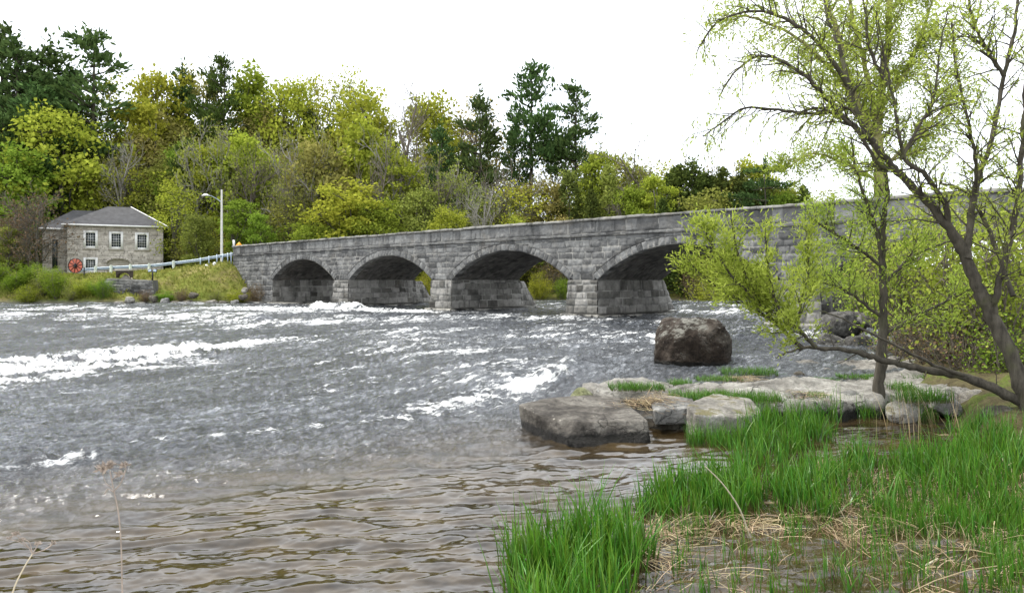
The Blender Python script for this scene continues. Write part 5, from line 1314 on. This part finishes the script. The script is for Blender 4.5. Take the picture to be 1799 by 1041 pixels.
# leaning willow at the right edge
rgw = np.random.default_rng(7); D = 15.0
T, C = Geo(), Geo(); tree = empty('willow_tree', tuple(at(1825, 760, 14.6)), 'leaning dark willow with forked trunks at the right edge of the photo', 'tree'); TO = np.array(tree.location)
main = near_limb(T, [(1850, 800, 14.4), (1812, 725, 14.6), (1786, 650, 14.8), (1745, 560, 15), (1716, 500, 15.1), (1694, 445, 15.2), (1662, 393, 15.2), (1612, 336, 15.3), (1572, 296, 15.4), (1534, 250, 15.5), (1508, 205, 15.6), (1490, 145, 15.8), (1477, 92, 16), (1458, 40, 16.2), (1436, -40, 16.5)],
                 [38, 32, 27, 24, 22, 20, 17, 14, 12, 10, 9, 8, 6, 5, 3], 10)
limbs = []
def L_(pts, w, sd, **kw):
    q = near_limb(T, pts, w, 6, .01, sd); limbs.append(q); return q
a = L_([(1668, 402, 15.2), (1661, 358, 15.0), (1646, 338, 14.9), (1627, 308, 14.8), (1592, 281, 14.8), (1581, 246, 14.7), (1572, 190, 14.6), (1556, 110, 14.6), (1540, 20, 14.5)], [11, 10, 9, 8, 7, 6, 5, 4, 2], 1)
b_ = L_([(1700, 455, 15.1), (1704, 400, 15.3), (1711, 346, 15.4), (1727, 292, 15.5), (1746, 231, 15.6), (1765, 127, 15.8), (1781, 58, 16), (1790, -30, 16)], [13, 12, 11, 9, 8, 7, 6, 4], 2)
c_ = L_([(1742, 555, 15), (1756, 490, 14.8), (1781, 396, 14.7), (1792, 327, 14.6), (1798, 215, 14.5), (1806, 80, 14.4)], [14, 12, 11, 10, 8, 6], 3)
d_ = L_([(1534, 250, 15.5), (1500, 222, 15.3), (1469, 192, 15.2), (1435, 154, 15.1), (1396, 119, 15), (1340, 98, 14.9), (1296, 122, 14.8), (1262, 170, 14.7)], [11, 9, 8, 7, 6, 5, 4, 2], 4)
e_ = L_([(1508, 208, 15.6), (1490, 190, 15.8), (1440, 200, 16), (1380, 195, 16), (1310, 190, 16.1), (1262, 220, 16.2), (1235, 240, 16.2)], [9, 7, 6, 5, 4, 3, 2], 5)
f_ = L_([(1490, 150, 15.7), (1450, 90, 15.5), (1400, 45, 15.4), (1330, 20, 15.3), (1260, 40, 15.2), (1225, 90, 15.2)], [9, 7, 6, 5, 4, 2], 6)
g_ = L_([(1572, 296, 15.4), (1545, 290, 15.2), (1500, 222, 15), (1440, 190, 15), (1400, 200, 15)], [8, 7, 5, 4, 3], 7)
h_ = L_([(1765, 135, 15.8), (1735, 90, 15.7), (1710, 40, 15.6), (1700, -30, 15.6)], [7, 6, 5, 4], 8)
i_ = L_([(1711, 346, 15.4), (1715, 290, 15.3), (1700, 210, 15.2), (1680, 120, 15.2), (1672, 40, 15.1)], [8, 6, 5, 4, 3], 9)
j_ = L_([(1582, 280, 14.8), (1610, 230, 14.7), (1640, 170, 14.6), (1650, 90, 14.6), (1665, 20, 14.5)], [7, 6, 5, 3, 2], 10)
k_ = L_([(1560, 150, 14.6), (1530, 90, 14.5), (1520, 20, 14.4), (1510, -40, 14.4)], [7, 6, 4, 3], 11)
l_ = L_([(1780, 520, 15), (1740, 410, 15.6), (1700, 340, 16), (1650, 320, 16.4)], [9, 7, 5, 3], 12)
low = near_limb(T, [(1805, 712, 14.7), (1760, 688, 14.8), (1700, 664, 15), (1640, 652, 15.1), (1580, 640, 15.2), (1535, 628, 15.3), (1500, 617, 15.4), (1450, 612, 15.5), (1410, 611, 15.6), (1385, 618, 15.7), (1362, 628, 15.8)], [20, 17, 15, 13, 11, 10, 8, 7, 5, 3, 2], 8)
low2 = L_([(1720, 668, 15), (1640, 640, 14.9), (1560, 600, 14.8), (1480, 560, 14.8), (1440, 545, 14.8)], [8, 6, 5, 3, 2], 13)
lowsh = [L_([(1410, 611, 15.6), (1375, 578, 15.5), (1345, 545, 15.4), (1318, 500, 15.3), (1295, 440, 15.2), (1285, 385, 15.2)], [8, 7, 6, 5, 4, 2], 14),
         L_([(1434, 610, 15.5), (1400, 575, 15.3), (1368, 540, 15.1), (1350, 480, 15), (1345, 400, 15)], [8, 6, 5, 4, 2], 15),
         L_([(1375, 578, 15.5), (1330, 545, 15.5), (1280, 520, 15.6), (1230, 480, 15.6), (1205, 450, 15.6)], [5, 4, 3, 3, 2], 16),
         L_([(1400, 575, 15.3), (1410, 520, 15.6), (1420, 460, 15.8), (1415, 400, 15.9)], [5, 4, 3, 2], 17),
         L_([(1345, 545, 15.4), (1290, 490, 15.1), (1250, 430, 15), (1235, 395, 15)], [5, 4, 3, 2], 18)]
limbs = limbs[:12]
for q in [main]: sprays(T, C, q[0], q[1], rgw, 38, 1.15, 22, .085, .25, .42, lev=1)
for q in limbs: sprays(T, C, q[0], q[1], rgw, 22, 1.0, 22, .085, .3, .12, lev=1)
for q in (b_, c_, h_, i_, j_): sprays(T, C, q[0], q[1], rgw, 16, 1.1, 34, .09, .2, .3, lev=1)
for q in (d_, e_, f_): sprays(T, C, q[0], q[1], rgw, 20, 1.1, 26, .085, .9, .15, out=(-.4, 0, -.5), lev=1, up=-.1)
for q in lowsh: sprays(T, C, q[0], q[1], rgw, 26, .66, 120, .10, .0, .12, lev=1, spread=.16)
sprays(T, C, low[0], low[1], rgw, 16, .6, 8, .08, .0, .1, lev=1)
T.v = [q - TO for q in T.v]; C.v = [q - TO for q in C.v]
T.build('trunk', M['bark_dark'], tree, True); C.build('crown', M['l_willow'], tree)

# slim tree on the shelf
T, C = Geo(), Geo(); tree = empty('slim_tree', tuple(at(1543, 705, 16.6)), 'slim dark-stemmed young tree rooted on the pale rock shelf', 'tree'); TO = np.array(tree.location)
m1 = near_limb(T, [(1541, 712, 16.6), (1546, 660, 16.6), (1550, 600, 16.6), (1552, 540, 16.6), (1551, 480, 16.6), (1550, 420, 16.6), (1555, 370, 16.6), (1560, 330, 16.6), (1552, 280, 16.6)], [24, 20, 17, 15, 13, 11, 9, 7, 4], 8)
ls = [near_limb(T, [(1551, 440, 16.6), (1538, 400, 16.6), (1520, 350, 16.5), (1502, 290, 16.5), (1495, 235, 16.4)], [7, 7, 6, 4, 2], 6, seed=2),
      near_limb(T, [(1552, 500, 16.6), (1590, 460, 16.7), (1625, 440, 16.8), (1680, 420, 17)], [6, 5, 4, 2], 6, seed=3),
      near_limb(T, [(1551, 560, 16.6), (1500, 520, 16.5), (1460, 500, 16.4), (1410, 490, 16.3)], [6, 5, 4, 2], 6, seed=4),
      near_limb(T, [(1551, 470, 16.6), (1500, 430, 16.4), (1450, 400, 16.2), (1420, 380, 16.2)], [6, 5, 4, 2], 6, seed=5),
      near_limb(T, [(1550, 590, 16.6), (1600, 560, 16.8), (1660, 530, 17), (1700, 500, 17.2)], [6, 5, 4, 2], 6, seed=6)]
for s_ in range(4): near_limb(T, [(1541, 700, 16.6), (1541 + (-22, 18, -35, 30)[s_], 716, 16.5), (1541 + (-40, 34, -60, 55)[s_], 730 + s_ * 2, 16.3)], [12, 8, 4], 6, seed=s_ + 20)
sprays(T, C, m1[0], m1[1], rgw, 18, .8, 60, .09, .0, .35, lev=1, spread=.14)
for q in ls: sprays(T, C, q[0], q[1], rgw, 20, .85, 75, .09, .0, .15, lev=1, spread=.16)
T.v = [q - TO for q in T.v]; C.v = [q - TO for q in C.v]
T.build('trunk', M['bark_dark'], tree, True); C.build('crown', M['l_willow'], tree)

# large mossy willow beyond the bridge
T, C = Geo(), Geo(); tree = empty('old_willow', tuple(at(1547, 560, 47)), 'old willow with a thick mossy trunk rising behind the bridge parapet', 'tree'); TO = np.array(tree.location)
rgb = np.random.default_rng(19)
m1 = near_limb(T, [(1547, 560, 47), (1547, 450, 47), (1546, 340, 47), (1545, 290, 47), (1541, 235, 47), (1546, 180, 47), (1556, 110, 47), (1562, 40, 47), (1566, -60, 47)], [26, 24, 21, 20, 18, 14, 12, 10, 7], 10, .03)
l1 = [near_limb(T, [(1541, 240, 47), (1508, 190, 46.5), (1485, 120, 46), (1470, 50, 45.5), (1440, -20, 45)], [15, 13, 11, 9, 6], 8, .03, 3),
      near_limb(T, [(1541, 215, 47), (1515, 100, 47.5), (1495, 20, 48), (1490, -50, 48)], [10, 8, 6, 4], 6, .03, 4),
      near_limb(T, [(1500, 170, 46.5), (1450, 110, 46), (1390, 60, 45), (1320, 30, 44), (1280, 30, 44)], [8, 6, 5, 4, 2], 6, .03, 5),
      near_limb(T, [(1546, 190, 47), (1590, 130, 47), (1620, 60, 47), (1640, -10, 47)], [9, 7, 5, 3], 6, .03, 6),
      near_limb(T, [(1546, 300, 47), (1610, 240, 46), (1650, 200, 46), (1690, 150, 46)], [7, 5, 4, 2], 6, .03, 7),
      near_limb(T, [(1545, 320, 47), (1490, 290, 46), (1430, 270, 46), (1390, 290, 46)], [6, 5, 3, 2], 6, .03, 8)]
sprays(T, C, m1[0], m1[1], rgb, 24, 3.0, 36, .16, .3, .45, lev=1, spread=.5, tw=.02, asp=.45)
for q in l1: sprays(T, C, q[0], q[1], rgb, 16, 2.8, 38, .16, .5, .12, lev=1, spread=.5, tw=.02, asp=.45)
T.v = [q - TO for q in T.v]; C.v = [q - TO for q in C.v]
T.build('trunk', M['bark_moss'], tree, True); C.build('crown', M['l_willow'], tree)

# tangled bushes of the near right bank
def near_shrub(x, ybase, ytop, d, ws, kind_i, leaf, label, dens=1):
    p = at(x, ybase, d); h = (ybase - ytop) / F * d
    return plant('nearshrub', kind_i, tuple(p), h, ws, 'bush', label, 'bush', leaf, group='bushes on the near right bank', rz=x * 1.1)
for i in range(3):
    T, C = shrub(150 + i, leaves=(60, 15, 4)[i], size=0.25, twigs=(30, 34, 40)[i]); make_proto('nearshrub', i, T, C, 'twig', 'l_willow', 'foliage')
for x, yb, yt, d, ws, k, lf, lb in [
    (1600, 640, 400, 26, 1.0, 1, 'l_willow', 'yellow-green bush behind the slim tree, under the parapet'),
    (1690, 640, 380, 25, 1.0, 1, 'l_olive', 'olive green bush between the slim tree and the leaning willow'),
    (1770, 650, 355, 24, 1.0, 1, 'l_willow', 'tall yellow-green bush at the right edge behind the willow'),
    (1850, 660, 340, 23, 1.0, 1, 'l_willow', 'tall bush cut by the right edge of the photo'),
    (1560, 560, 420, 32, 1.0, 1, 'l_olive', 'olive thin bush behind the rubble pile'),
    (1640, 665, 500, 21, 1.2, 2, 'l_rust', 'bare grey twiggy bush in front of the rubble'),
    (1700, 680, 520, 19.5, 1.2, 2, 'l_rust', 'bare grey twiggy bush right under the willow trunk'),
    (1770, 690, 540, 18.5, 1.3, 1, 'l_green', 'leafy low bush beside the willow trunk at right'),
    (1580, 660, 540, 23, 1.3, 2, 'l_rust', 'small bare bush just right of the slim stem'),
    (1660, 640, 440, 30, 1.2, 1, 'l_olive', 'olive bush deep under the fifth arch'),
    (1740, 640, 450, 31, 1.2, 1, 'l_rust', 'brownish bush deep under the fifth arch, further right'),
    (1590, 560, 335, 22, 1.1, 1, 'l_willow', 'airy bush right of the slim stem reaching over the parapet'),
    (1690, 600, 322, 20, 1.0, 1, 'l_willow', 'dense airy foliage between the two trunks over the parapet'),
    (1765, 600, 318, 19, 1.0, 1, 'l_willow', 'tall airy bush at the right edge, its top level with the parapet'),
    (1500, 560, 440, 33, .9, 1, 'l_willow', 'thin yellow-green bush at the foot of the fourth pier')]:
    near_shrub(x, yb, yt, d, ws, k, lf, lb)

# ground of the right bank
XX, YY = np.meshgrid(np.linspace(4.5, 60, 260), np.linspace(13.5, 60, 220))
eb = np.interp(YY, [13.5, 15, 17, 20, 24, 30, 34, 60], [9.6, 9.6, 10.0, 10.6, 12.6, 16.5, 19.0, 38]) + .5 * fbm(XX * .5, YY * .5, 81, 3)
q = XX - eb; ZZ = -0.5 + sst(-1.2, .6, q) * (0.95 + .05 * np.clip(YY - 15, 0, 12)) + 1.1 * sst(.5, 6, q) + .12 * fbm(XX * 1.5, YY * 1.5, 82, 4)
t = NT('bank_soil'); v = t.coord(); n = t.noise(v, 1.4, 6, .7); n2 = t.noise(v, 9, 5, .7)
c = t.ramp(n, [(.3, (.045, .038, .022)), (.5, (.10, .085, .045)), (.62, (.09, .12, .025)), (.75, (.16, .13, .07))]); c = t.mix(.6, c, t.ramp(n2, [(.3, .5), (.7, 1.5)]), 'MULTIPLY')
t.pbr(c, .95, t.bump(n2, 1, .06), spec=.1); M['soil'] = t.m
tag(grid_obj('right_bank_ground', XX, YY, ZZ, M['soil'], keep=q > -1.3), kind='structure')

# ================================================================== MARSH, GRASS AND REEDS
# muddy marsh bed: hummocks rise just above the water between puddles
XX, YY = np.meshgrid(np.linspace(-.3, 15, 420), np.linspace(5.2, 15.2, 300))
edge = np.interp(YY, [5.2, 7.2, 8, 9, 10, 11.2, 12.5, 14, 15.2], [0.0, 0.1, 0.5, 1.2, 1.9, 2.7, 3.3, 4.3, 7.5]) + .3 * fbm(XX * .9, YY * .9, 91, 3)
hum = fbm(XX * .9, YY * 1.3, 92, 4)
wetx = sst(5.5, 8, XX); rise = 0.05 * sst(8.5, 10, YY) + .05 * wetx
ZZ = -0.30 + sst(-.6, .5, XX - edge) * (0.155 + rise) + .17 * hum * sst(0, 1, XX - edge)
pool = np.exp(-(((XX - 7.0) / 1.25) ** 2 + ((YY - 14.0) / 1.1) ** 2) * 1.2); ZZ -= .35 * pool
t = NT('marsh_mud'); v = t.coord(); n = t.noise(v, 3, 6, .7); n2 = t.noise(v, 30, 4, .7)
c = t.ramp(n, [(.35, (.07, .05, .025)), (.55, (.17, .125, .07)), (.7, (.30, .24, .15))]); c = t.mix(.6, c, t.ramp(n2, [(.3, .5), (.7, 1.4)]), 'MULTIPLY')
t.pbr(c, .75, t.bump(n2, 1, .02), spec=.3)
tag(grid_obj('marsh_ground', XX, YY, ZZ, t.m, keep=XX > edge - 1.4), kind='structure')
def marsh_z(x, y):
    return -0.02 + 0 * x

def blades(G, P, h, w, rng, lean=.25, nseg=4, wind=(-.05, 0)):
    n = len(P); a = rng.uniform(0, 2 * np.pi, n); H_ = h * rng.uniform(.5, 1.25, n); Wd = w * rng.uniform(.6, 1.3, n)
    ln = lean * rng.gamma(1.6, .6, n); dx = np.cos(a) * ln + wind[0]; dy = np.sin(a) * ln + wind[1]
    b = rng.uniform(0, np.pi, n); sx_, sy_ = np.cos(b), np.sin(b)
    V = []
    for k in range(nseg + 1):
        t_ = k / nseg; off = t_ ** 1.8; zz = H_ * (t_ - .35 * np.minimum(ln, 1.6) * t_ ** 2.2 * .6); wk = Wd * (1 - t_ ** 2.0) * (0.75 + .5 * math.sin(t_ * 3)) * .5 + .0006
        cxp = P[:, 0] + dx * H_ * off; cyp = P[:, 1] + dy * H_ * off
        for s in (-1, 1): V.append(np.stack([cxp + s * sx_ * wk, cyp + s * sy_ * wk, P[:, 2] + zz], 1))
    V = np.stack(V, 1); m = 2 * (nseg + 1)
    base = np.arange(n)[:, None] * m
    f = np.concatenate([base + np.array([[2 * k, 2 * k + 1, 2 * k + 3, 2 * k + 2]]) for k in range(nseg)], 0)
    tip = np.tile(np.repeat(np.linspace(0, 1, nseg + 1), 2), n)
    G.add(V.reshape(-1, 3), f, tip=tip)
def m_blade(name, root, mid, tip, var=.25):
    t = NT(name); g = t.n('ShaderNodeNewGeometry'); isl = g.outputs['Random Per Island']
    c = t.ramp(t.attr('tip'), [(0, root), (.3, mid), (1, tip)])
    hs = t.n('ShaderNodeHueSaturation'); t.l(c, hs.inputs['Color']); t.l(t.math('ADD', t.math('MULTIPLY', isl, .05), .472), hs.inputs['Hue'])
    t.l(t.math('ADD', t.math('MULTIPLY', t.math('FRACT', t.math('MULTIPLY', isl, 13.7)), .7), .62), hs.inputs['Value'])
    d = t.n('ShaderNodeBsdfDiffuse'); tr = t.n('ShaderNodeBsdfTranslucent'); gl = t.n('ShaderNodeBsdfGlossy'); gl.inputs['Roughness'].default_value = .4
    m = t.n('ShaderNodeMixShader'); m.inputs[0].default_value = .35; m2 = t.n('ShaderNodeMixShader'); m2.inputs[0].default_value = .04
    t.l(hs.outputs[0], d.inputs[0]); t.l(hs.outputs[0], tr.inputs[0]); t.l(d.outputs[0], m.inputs[1]); t.l(tr.outputs[0], m.inputs[2])
    t.l(m.outputs[0], m2.inputs[1]); t.l(gl.outputs[0], m2.inputs[2]); t.l(m2.outputs[0], t.out.inputs[0]); return t.m
M['reed'] = m_blade('green_reed', (.15, .12, .04), (.040, .125, .008), (.105, .26, .022))
M['tuft'] = m_blade('tuft_grass', (.12, .11, .035), (.05, .14, .012), (.12, .26, .028))
M['straw'] = m_blade('dead_straw', (.09, .06, .03), (.27, .195, .10), (.58, .48, .30))
def in_poly(poly, n, rng, z=0.0):
    P = np.array([onz(x, y, z) for x, y in poly])[:, :2]; lo, hi = P.min(0), P.max(0); out = []
    while len(out) < n:
        q = rng.uniform(lo, hi, (n * 2, 2)); q = q[inside(P, q[:, 0], q[:, 1])]; out += list(q)
    return np.array(out[:n])
def clumped(poly, n, rng, z=0.0, cl=14, sg=.07):
    c = in_poly(poly, max(1, n // cl), rng, z)
    global CLH; CLH = np.repeat(np.clip(rng.normal(1, .2, len(c)) * (1 + .35 * pn(c[:, 0] * 1.4, c[:, 1] * 1.4, 5)), .45, 1.6), cl)[:n]
    p = np.repeat(c, cl, 0)[:n] + rng.normal(size=(min(n, len(c) * cl), 2)) * sg; return np.column_stack([p, np.full(len(p), z - .04)])
rgg = np.random.default_rng(88)
reeds = [  # polygon of the roots in photo pixels, blades, height, width, label
 ([(902, 1080), (905, 985), (950, 955), (1040, 945), (1130, 950), (1145, 990), (1095, 1030), (1080, 1100), (1050, 1200), (900, 1200)], 2100, .56, .018, 'dense clump of green reeds standing in the pool, nearest the camera'),
 ([(1118, 905), (1150, 868), (1215, 850), (1300, 850), (1345, 880), (1330, 915), (1250, 905), (1190, 918)], 1500, .48, .017, 'middle clump of green reeds at the pool edge behind the nearest one'),
 ([(1205, 768), (1250, 764), (1330, 770), (1310, 790), (1215, 786)], 700, .38, .010, 'short reed patch growing against the pale rock'),
 ([(1290, 790), (1330, 745), (1470, 730), (1478, 775), (1400, 800), (1340, 850), (1290, 850)], 1700, .50, .017, 'tall reed patch right of the pale rock, beside the dark pool'),
 ([(1340, 850), (1420, 820), (1560, 810), (1700, 800), (1900, 790), (1990, 830), (1980, 900), (1800, 905), (1600, 900), (1480, 915), (1380, 905)], 4900, .47, .017, 'broad reed bed spreading to the right edge'),
 ([(1660, 760), (1740, 745), (1900, 745), (1920, 790), (1700, 800)], 1300, .5, .014, 'reeds at the foot of the leaning willow'),
 ([(1480, 725), (1560, 722), (1660, 730), (1640, 742), (1500, 738)], 600, .42, .012, 'thin reeds in front of the rocks behind the dark pool')]
for k, (poly, n, h, w, lb) in enumerate(reeds):
    G = Geo(); P = clumped(poly, n, rgg, 0.0, 16, .075 if k != 4 else .11); blades(G, P, h * CLH, w, rgg, .26)
    tag(G.build('reed_bed', M['reed']), lb, 'reeds', kind='stuff')
G = Geo()
for poly, n in (([(1150, 915), (1350, 900), (1500, 920), (1700, 905), (1900, 920), (1950, 1100), (1150, 1100)], 1100), ([(1620, 900), (1700, 890), (1990, 880), (1990, 1060), (1760, 1050), (1700, 960)], 1500), ([(1560, 900), (1990, 895), (1990, 945), (1580, 940)], 700), ([(1500, 905), (1700, 900), (1720, 950), (1540, 950)], 300), ([(880, 1000), (900, 900), (1010, 880), (1130, 890), (1120, 930), (1000, 940)], 90), ([(1480, 990), (1900, 940), (1900, 1060), (1600, 1060)], 260)):
    P = clumped(poly, n, rgg, 0.0, 5, .04); blades(G, P, .34, .010, rgg, .2)
tag(G.build('scattered_reeds', M['reed']), 'single green reed shoots scattered over the flooded foreground', 'reeds', kind='stuff')
# dead straw: flattened, crossing stems on the wet ground plus standing stubble
G = Geo()
def litter(G, P, L, w, rng, ang=None, z=.03, lift=.25, nseg=3):
    n = len(P); a = rng.uniform(0, 2 * np.pi, n) if ang is None else rng.normal(ang, .55, n) + np.pi * (rng.random(n) < .5); l = L * rng.gamma(2.5, .4, n); l = np.clip(l, .05, 1.1)
    dz = np.abs(rng.normal(0, abs(lift), n)) * math.copysign(.4, lift) * l; z0 = z * rng.uniform(.1, 1.6, n); sx_, sy_ = -np.sin(a), np.cos(a); ww = w * rng.uniform(.5, 1.5, n) * .5; cur = rng.normal(0, .15, n); V = []
    for k in range(nseg + 1):
        t_ = k / nseg; x = P[:, 0] + (np.cos(a) * t_ + sx_ * cur * t_ * t_) * l; y = P[:, 1] + (np.sin(a) * t_ + sy_ * cur * t_ * t_) * l; zz = z0 + dz * t_ * (1.6 - t_)
        for s in (-1, 1): V.append(np.stack([x + s * sx_ * ww, y + s * sy_ * ww, P[:, 2] + .04 + zz + s * .001], 1))
    V = np.stack(V, 1); m = 2 * (nseg + 1); base = np.arange(n)[:, None] * m
    G.add(V.reshape(-1, 3), np.concatenate([base + np.array([[2 * k, 2 * k + 1, 2 * k + 3, 2 * k + 2]]) for k in range(nseg)], 0), tip=np.tile(np.repeat(rng.random(1)[0] * np.ones(nseg + 1), 2), n) * 0 + np.repeat(rng.random(n), m))
for poly, n, cl, sg in (([(1140, 920), (1250, 905), (1330, 910), (1500, 915), (1620, 905), (1620, 950), (1500, 960), (1380, 940), (1250, 955), (1160, 950)], 700, 20, .10),
        ([(1480, 960), (1700, 930), (1990, 905), (2000, 1040), (1900, 1080), (1560, 1060), (1500, 1000)], 650, 18, .10), ([(1100, 1000), (1250, 985), (1350, 1040), (1300, 1100), (1080, 1100)], 120, 12, .08),
        ([(1080, 950), (1170, 930), (1180, 990), (1100, 1010)], 500, 12, .1), ([(1340, 850), (1600, 830), (1900, 830), (1900, 900), (1500, 905), (1380, 900)], 900, 20, .14)):
    P = clumped(poly, n, rgg, 0.0, cl, sg); litter(G, P, .26, .007, rgg, None, .03, .5)
for poly, n in (([(1160, 925), (1330, 905), (1620, 905), (1900, 905), (1900, 1050), (1500, 1040), (1300, 980)], 600), ([(1350, 850), (1900, 800), (1900, 900), (1400, 905)], 1100)):
    P = clumped(poly, n, rgg, 0.0, 8, .06); blades(G, P, .24, .006, rgg, .7)
tag(G.build('dead_straw', M['straw']), 'matted pale straw lying over the wet ground in the foreground', 'straw', kind='stuff')
G = Geo(); P = clumped([(1490, 760), (1560, 750), (1680, 745), (1700, 790), (1560, 800), (1480, 800)], 46, rgg, 0.0, 3, .06); blades(G, P, .95, .009, rgg, .16)
tag(G.build('dry_reeds', M['straw']), 'tall dry pale reed stems standing before the dark pool', 'reeds', kind='stuff')
# tufts on the shelf: individual things
TU = [(1118, 680, 60, .20, 1, 'green grass tuft nearest the lip of the fall'), (1197, 672, 24, .16, 1, 'tiny grass tuft between the boulder and the first tuft'), (1315, 655, 60, .24, 1, 'lush green tuft right of the huge boulder'), (1262, 664, 50, .14, .8, 'low grass strip at the base of the boulder'),
      (1225, 698, 60, .24, 1, 'green tuft above the squarish grey block'), (1320, 700, 62, .24, 1, 'green tuft above the pale rock'), (1275, 694, 40, .20, .9, 'small green tuft between the two larger ones over the pale rock'), (1445, 664, 30, .08, .6, 'thin flat grass patch on the wet shelf'),
      (1432, 690, 26, .09, .5, 'tiny weed patch on the pale ledge'), (1620, 700, 55, .32, 1, 'bushy green weed on the rocks right of the slim tree'), (1585, 680, 26, .22, .8, 'small weed beside the slim tree trunk'), (1545, 660, 90, .12, 1.0, 'long grassy strip on the shelf behind the slim tree'), (1640, 662, 80, .16, 1.2, 'grassy strip under the low bough')]
for k, (x, y, hw, h, dn, lb) in enumerate(TU):
    d = (EYE - .48) * F / (y - HY); p = at(x, y, d); wx = hw / F * d; n = int(330 * wx * 2 * dn) + 60; G = Geo()
    r = np.clip(rgg.normal(size=(n, 2)), -1.5, 1.5) * np.array([wx * .5, .2]); P = np.column_stack([r, np.full(n, 0.0)]); blades(G, P, h, .011, rgg, .45)
    litter(G, P[: n // 5] * [1, 1, 0] + [0, 0, -.03], .2, .006, rgg, None, .02, .4)
    o = G.build('grass_tuft', M['tuft']); o.location = (p[0], p[1], .42); tag(o, lb, 'grass tuft', 'grass tufts on the rock shelf')
# piles of dead straw on the shelf
for x, y, n, wx, hz_, lb in ((1150, 705, 900, .42, .25, 'heap of brown dead straw hanging between slab and grey block'), (1232, 668, 0, .3, .1, ''), (1300, 664, 260, .28, .1, 'small mat of dead straw under the lush tuft'), (1410, 690, 160, .3, .07, 'thin straw wisp on the pale ledge')):
    if not n: continue
    d = (EYE - .48) * F / (y - HY); p = at(x, y, d); G = Geo(); r = rgg.normal(size=(n, 3)) * [wx, .24, .01]; r[:, 2] = hz_ * np.exp(-((r[:, 0] / wx) ** 2 + (r[:, 1] / .3) ** 2)) * rgg.uniform(0, 1, n) - .04
    litter(G, r, .22, .007, rgg, -1.2 if n > 500 else .2, .03, .3); litter(G, r[: n // 3] + [0, -.1, 0], .25, .007, rgg, -1.57, .0, -.5)
    o = G.build('straw_heap', M['straw']); o.location = (p[0], p[1], .42); tag(o, lb, 'straw heap', 'straw heaps on the rock shelf')
# bent straw and dead stalks in the foreground
def stalk(name, pts, w, mat, label, cat, extra=None):
    T = Geo(); P, r = smooth_line(pline(pts), [a / 2 / F * p[2] for a, p in zip(w, pts)], 5); T.tube(P, r, 5, False)
    r_ = empty(name, tuple(P[0]), label, cat); O = P[0]
    T.v = [q - O for q in T.v]; T.build('stem', M[mat], r_, True)
    if extra: extra(r_, O)
    return r_

M['straw_s'] = m_plain('pale_stem', (.52, .46, .34), .8, var=.15, scale=20)
M['dry'] = m_plain('dry_brown_stem', (.30, .25, .21), .9, var=.3, scale=20)
stalk('bent_straw', [(1318, 945, 8.7), (1300, 895, 8.6), (1270, 850, 8.4), (1238, 818, 8.2)], [2.8, 2.8, 2.4, 1.8], 'straw_s', 'long pale straw arching over the middle reed clump', 'straw')
stalk('fallen_straw', [(1612, 1000, 7.8), (1640, 985, 7.9), (1648, 980, 7.9)], [4, 4, 3], 'straw_s', 'pale straw lying on the wet mud at bottom right', 'straw')
def heads(lst, br, seed):
    def f(root, O):
        rr = np.random.default_rng(seed)
        for pts, w in br:
            G = Geo(); P, r = smooth_line(pline(pts), [a / 2 / F * p[2] for a, p in zip(w, pts)], 3); G.tube(P - O, r, 4, False); G.build('branchlet', M['dry'], root, True)
        for x, y, d, s in lst:
            G = Geo(); c = at(x, y, d) - O; n = 46; dd = rr.normal(size=(n, 3)); dd[:, 2] = np.abs(dd[:, 2]) * .8; cards(G, c + dd * s * .25, s, rr, aspect=.35, dirs=dd)
            G.tube([c + [0, 0, -s * .5], c, c + [0, 0, s * .4]], [s * .1, s * .38, s * .15], 6); G.build('seed_head', M['dry'], root)
    return f
d = 3.2
stalk('dead_stalk', [(222, 1200, d), (215, 1041, d), (213, 960, d), (208, 900, d), (200, 862, d), (193, 826, d)], [3.0, 2.8, 2.6, 2.4, 2.2, 1.8], 'dry', 'dead dry flower stalk with brown seed heads at lower left', 'dead plant',
      heads([(187, 822, d, .022), (194, 818, d, .018), (209, 834, d, .016), (178, 825, d, .022), (220, 818, d, .018)],
            [([(200, 862, d), (212, 848, d), (222, 822, d)], [2.5, 2, 1.5]), ([(202, 866, d), (190, 858, d), (184, 868, d)], [2.5, 2, 1.5]), ([(196, 842, d), (209, 834, d)], [2, 1.5]), ([(198, 856, d), (186, 848, d), (180, 830, d)], [2, 1.5, 1])], 4))
d = 3.0
stalk('dead_umbel', [(5, 1120, d), (22, 1041, d), (40, 1000, d), (57, 972, d)], [3, 3, 2.6, 2.2], 'straw_s', 'pale skeleton of a dead umbel at the bottom left corner', 'dead plant',
      heads([(28, 938, d, .012), (66, 956, d, .010), (92, 955, d, .010), (38, 948, d, .010), (16, 945, d, .008)],
            [([(57, 972, d), (46, 955, d), (28, 940, d)], [2.5, 2, 1.2]), ([(57, 972, d), (66, 958, d)], [2.5, 1.5]), ([(57, 972, d), (78, 965, d), (93, 955, d)], [2.5, 2, 1.2]), ([(50, 962, d), (36, 952, d), (15, 946, d)], [2, 1.5, 1]), ([(57, 972, d), (52, 952, d), (40, 946, d)], [2, 1.5, 1])], 5))
